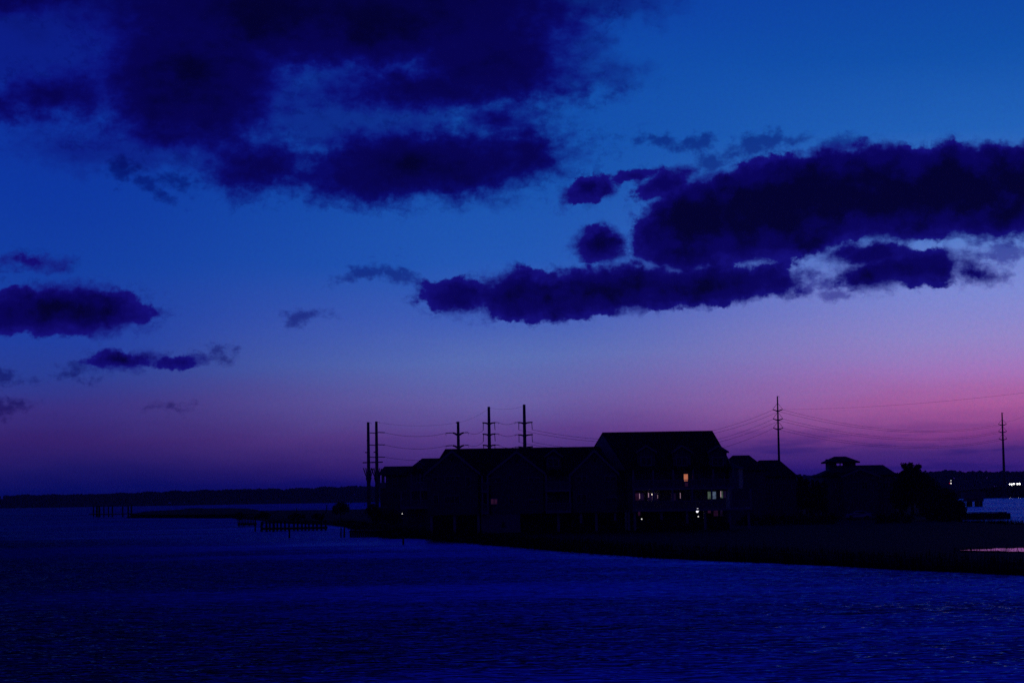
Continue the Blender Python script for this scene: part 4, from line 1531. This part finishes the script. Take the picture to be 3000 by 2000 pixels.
def car(label, loc, heading, paint, lights=False, group=None):
    """saloon car, nose along local -y; built of a body, cabin glass, wheels and lights"""
    root = thing('parked_car' if not lights else 'car', label, 'car', loc, group)
    root.rotation_euler = (0, 0, heading)
    prof = [(-2.1, .35), (-2.15, .62), (-2.0, .82), (-1.15, .95), (-.55, 1.38), (.75, 1.42), (1.45, 1.05), (2.05, .98), (2.15, .6), (2.1, .35)]
    mb_ = MB()
    secs = []
    for x, ins in ((-.86, .0), (-.78, .0), (.78, .0), (.86, .0)):
        edge = abs(x) > .8
        row = []
        for (y, z) in prof:
            zz = z
            xx = x
            if z > 1.0:
                xx = x * .80
            if edge:
                zz = max(.35, z - .07)
            row.append((xx, y, zz))
        secs.append(row)
    k = len(prof)
    mb_.v = [p for r in secs for p in r]
    for i in range(3):
        for j in range(k):
            mb_.f.append((i * k + j, i * k + (j + 1) % k, (i + 1) * k + (j + 1) % k, (i + 1) * k + j))
    mb_.f.append(tuple(range(k)))
    mb_.f.append(tuple(range(4 * k - 1, 3 * k - 1, -1)))
    body = mb_.build('body', M[paint], root)
    gl = MB()
    for sx in (-1, 1):
        q = [(sx * .735, -.98, 1.0), (sx * .70, -.50, 1.30), (sx * .70, .70, 1.33), (sx * .735, 1.30, 1.03)]
        gl.prism(q, [(p[0] + sx * .03, p[1], p[2]) for p in q])
    gl.build('side_window', M['glass'], root)
    ws = MB()
    ws.prism([(-.66, -1.12, .98), (.66, -1.12, .98), (.60, -.60, 1.36), (-.60, -.60, 1.36)], [(-.66, -1.16, 1.0), (.66, -1.16, 1.0), (.60, -.63, 1.38), (-.60, -.63, 1.38)])
    ws.build('windscreen', M['glass'], root)
    for sx in (-1, 1):
        for y in (-1.35, 1.35):
            t = MB()
            t.tube([(sx * .68, y, .33), (sx * .90, y, .33)], .33, 16)
            t.build('wheel', M['rubber'], root)
            hb = MB()
            hb.tube([(sx * .90, y, .33), (sx * .92, y, .33)], .19, 12)
            hb.build('hub', M['steel'], root)
        h = MB()
        rr_ = .42 if lights else .12  # lit discs oversized so their shape stands in for glare
        h.tube([(sx * .62, -2.13, .66 + (.1 if lights else 0)), (sx * .62, -2.24, .66 + (.1 if lights else 0))], rr_, 12)
        h.build('headlight', M['lit_head'] if lights else M['glass'], root)
        tl = MB()
        tl.box((sx * .62 - .14, 2.06, .68), (sx * .62 + .14, 2.17, .84))
        tl.build('tail_light', M['tail'], root)
    return root


M['lit_head'] = mat_lit('headlight', (255, 252, 250), 10, 0.0)
M['tail'] = mat_basic('tail_lens', (0.15, 0.01, 0.01), 0.3, 0.1)
for px, yoff, nm in ((2956.5, 3.0, 'oncoming car with glaring white headlights, left of the three on the causeway'), (2968.5, 6.5, 'farther oncoming car with smaller white headlights between the other two'),
                     (2979, 3.0, 'oncoming car with glaring white headlights, right of the three on the causeway')):
    p = W(px, 1420, D6 + yoff)
    car(nm, (p.x, D6 + yoff, road_z(p.x)), math.radians(12), 'dark_car', True, 'oncoming cars on the causeway')
pc = W(2514, 1508, 343)
car('pale parked car seen from the side in front of the cupola house', (pc.x, 343, GZ), math.radians(-88), 'car')


def lamp_post(label, px, lamps, D, zbase, mats, arm=True, name='lamp_post', r=.09):
    p = W(px, lamps[0], D)
    root = thing(name, label, 'lamp post', (p.x, D, zbase))
    bar(root, 'post', [(p.x, D + .3, zbase), (p.x, D + .3, p.z + .2)], [r, r * .7])
    for py, mt, rad, dx in mats:
        c = W(px + dx, py, D)
        h = MB()
        h.tube([(c.x, D - rad, c.z), (c.x, D - rad * .3, c.z), (c.x, D + rad * .5, c.z)], [rad * .7, rad, rad * .7], 10)
        ho = part(h, 'lamp', M[mt], root)
        bar(root, 'lamp_arm', [(p.x, D + .3, c.z + .05), (c.x, D + rad * .52, c.z + .05)], .05)
    return root


pz = W(2785, 1407, D6 - 1)
lamp_post('far post with two white lamps above the causeway, one with an added red fringe', 2786, (1407, 1415), D6 - 1, 3.9,
          ((1407, 'lit_white', .24, 0), (1415, 'lit_white', .34, 0), (1415, 'red_fringe', .22, -3.4)))  # red disc added as the colour fringe of the lower white lamp
lamp_post('low garden lamp with a dim orange light by the tree right of the cupola house', 2695.5, (1474.8,), 345, GZ, ((1474.8, 'lit_warm', .085, 0),))

# ------------------------------------------------------------------ trees and shrubs
def leaf_cloud(mb_, blobs, n, size, rr):
    tot = sum(b[3] * b[4] * b[5] for b in blobs)
    for (cx, cy, cz_, rx, ry, rz) in blobs:
        k = int(n * rx * ry * rz / tot) + 20
        # a blob is itself made of smaller clumps, with gaps between them
        cl = []
        for _ in range(max(5, k // 40)):
            u_, v_, w_ = rr.normal(), rr.normal(), rr.normal()
            d = math.sqrt(u_ * u_ + v_ * v_ + w_ * w_) + 1e-6
            q = rr.random() ** .4
            cl.append((cx + u_ / d * q * rx, cy + v_ / d * q * ry, cz_ + w_ / d * q * rz))
        for _ in range(k):
            c = cl[rr.integers(len(cl))]
            s_ = .28 * min(rx, rz)
            p = Vector((c[0] + rr.normal() * s_, c[1] + rr.normal() * s_, c[2] + rr.normal() * s_))
            a = Vector((rr.normal(), rr.normal(), rr.normal())).normalized() * size * rr.uniform(.6, 1.3)
            b = a.cross(Vector((rr.normal(), rr.normal(), rr.normal()))).normalized() * size * rr.uniform(.4, .8)
            o = len(mb_.v)
            mb_.v += [tuple(p - a), tuple(p + b), tuple(p + a), tuple(p - b)]
            mb_.f.append((o, o + 1, o + 2, o + 3))


def tree(label, D, blobs_px, trunk_px, n, name='tree', cat='tree', size=.22, group=None, seed=1, base=GZ):
    rr = np.random.default_rng(seed)
    s = D / F
    blobs = []
    for (px, py, rx, ry) in blobs_px:
        c = W(px, py, D)
        blobs.append((c.x, D + rr.uniform(-.5, .5), c.z, rx * s, max(.7, rx * s * .8), ry * s))
    tx = W(trunk_px, 1450, D).x
    root = thing(name, label, cat, (tx, D, base), group)
    t = MB()
    top = max(b[2] for b in blobs)
    h = top - base
    r = .035 * h + .05
    t.tube([(tx, D, base - .3), (tx + .05, D, base + h * .3), (tx - .05, D, base + h * .6), (tx, D, base + h * .9)], [r, r * .75, r * .5, r * .15], 8)
    for b in blobs:
        z0 = base + h * rr.uniform(.2, .5)
        mid = Vector(((tx + b[0]) / 2, (D + b[1]) / 2, (z0 + b[2]) / 2 + .1 * h))
        t.tube([(tx, D, z0), mid, (b[0], b[1], b[2])], [r * .5, r * .32, r * .1], 6)
    part(t, 'trunk' if cat == 'tree' else 'stem', M['bark'], root)
    c = MB()
    leaf_cloud(c, blobs, n, size, rr)
    part(c, 'crown' if cat == 'tree' else 'foliage', M['leaf'], root)
    return root


tree('tallest leafy tree with a rounded crown right of the cupola house', 330, [(2672, 1366, 16, 12), (2656, 1372, 13, 12), (2690, 1374, 14, 10), (2672, 1386, 26, 12), (2660, 1408, 28, 20), (2684, 1412, 30, 24), (2672, 1440, 40, 26)],
     2672, 9000, seed=3)
tree('broad dark tree sloping down right of the tallest tree', 326, [(2700, 1400, 20, 14), (2716, 1416, 22, 18), (2728, 1440, 26, 24), (2745, 1462, 30, 24), (2715, 1470, 36, 28)], 2718, 7000, seed=5)
tree('square topped tree beside the right wall of the cupola house', 336, [(2640, 1386, 12, 6), (2642, 1398, 16, 12), (2640, 1424, 22, 24), (2640, 1460, 26, 30)], 2640, 5000, seed=8)
bush = [(2766, 1452, 20, 20, 'dark bush with a pointed top at the shore end right of the broad tree'), (2783, 1464, 20, 22, 'low dark bush between the pointed bush and the round one'), (2808, 1482, 18, 17, 'round dark bush overhanging the water, rightmost of the row'),
        (2775, 1490, 26, 20, 'spreading dark shrub under the round bush at the water'), (2738, 1490, 30, 22, 'dark shrub in front of the broad tree')]
for i, (px, py, rx, ry, nm) in enumerate(bush):
    tree(nm, 322 - i, [(px, py, rx, ry), (px - 6, py + 8, rx, ry), (px + 5, py + 12, rx * .9, ry), (px, py - ry * .55, rx * .5, ry * .5)], px, 2600, 'bush', 'bush', .17, 'bushes along the right shore', 20 + i)
gap = [(2345, 1402, 12, 12, 1394, 'small tree against the right end wall of the dark gabled house'), (2362, 1412, 12, 14, 1404, 'second small tree right of the gabled house'),
       (2381, 1420, 10, 16, 1407, 'slim pointed tree in the gap between the two houses'), (2398, 1418, 10, 16, 1406, 'pointed tree left of the cupola house'), (2412, 1424, 12, 14, 1410, 'small tree touching the left wall of the cupola house')]
for i, (px, py, rx, ry, tp, nm) in enumerate(gap):
    tree(nm, 332 + i, [(px, tp + 6, rx * .4, 6), (px, py + 6, rx * .8, ry), (px, py + 28, rx, ry + 6), (px - 2, py + 56, rx + 4, 24)], px, 2600, 'small_tree', 'tree', .17, 'small trees between the houses', 40 + i)
hed = [(2190, 1536, 30), (2250, 1528, 34), (2310, 1522, 32), (2368, 1518, 32), (2425, 1514, 30), (2590, 1512, 28), (2640, 1510, 30), (1560, 1548, 26), (1690, 1550, 28), (1790, 1552, 26), (1930, 1550, 30), (2000, 1550, 24), (2110, 1548, 28)]
hn = ['left of the gabled house', 'under the left window of the gabled house', 'under the right corner of the gabled house', 'below the gap between the houses', 'left of the parked car', 'right of the parked car', 'under the square topped tree',
      'right of the pale garage wall', 'under the third front gable', 'left of the tall right block', 'under the dim sliding doors', 'under the glowing orange door', 'under the greenish window']
for i, ((px, py, rx), nm) in enumerate(zip(hed, hn)):
    D = 262 if px < 2150 else 300
    c = W(px, py, D)
    pyb = 1452 + (CAM_H - GZ) / D * F - .016 * (px - 1500)
    tree('low dark hedge shrub ' + nm, D, [(px, pyb - 14, rx, 13), (px - rx * .5, pyb - 9, rx * .6, 10), (px + rx * .5, pyb - 10, rx * .6, 11)], px, 1300, 'shrub', 'shrub', .15, 'hedge shrubs in front of the houses', 60 + i)
tree('lone round bush beside the twin riser poles', 480, [(997, 1486, 16, 13), (1009, 1490, 14, 12), (986, 1494, 12, 10)], 997, 2500, 'bush', 'bush', .22, None, 91)
tree('dark shrub at the foot of the left wing', 308, [(1140, 1512, 22, 16), (1160, 1520, 22, 16)], 1148, 1800, 'shrub', 'shrub', .16, None, 92)
tree('dark shrub at the corner under the porch', 312, [(1092, 1500, 18, 20), (1108, 1510, 18, 20)], 1098, 1800, 'shrub', 'shrub', .16, None, 93)
mk = [(770, 1506, 14, 8, 'low scrub left of the long pier'), (700, 1508, 12, 7, 'low scrub at the far left end of the island'), (870, 1510, 16, 8, 'low scrub in the marsh behind the long pier'), (935, 1508, 15, 8, 'low scrub in the marsh left of the lone bush')]
for i, (px, py, rx, ry, nm) in enumerate(mk):
    tree(nm, 430, [(px, py, rx, ry), (px + 8, py + 4, rx, ry), (px - 9, py + 4, rx, ry)], px, 900, 'scrub', 'shrub', .2, 'low scrub on the marsh', 100 + i, base=.6)
for px, bp, tp, nm in [(957, 1500, 1478, 'thin stake on the marsh left of the lone bush'), (869, 1505, 1488, 'thin stake on the marsh behind the long pier')]:
    b = G(px, bp, .7)
    sm_ = MB()
    sm_.tube([(b.x, b.y, .3), (b.x, b.y, W(px, tp, b.y).z)], .16, 8)
    tag(sm_.build('stake', M['pile'], None, (b.x, b.y, .3)), nm, 'stake', 'stakes on the marsh')
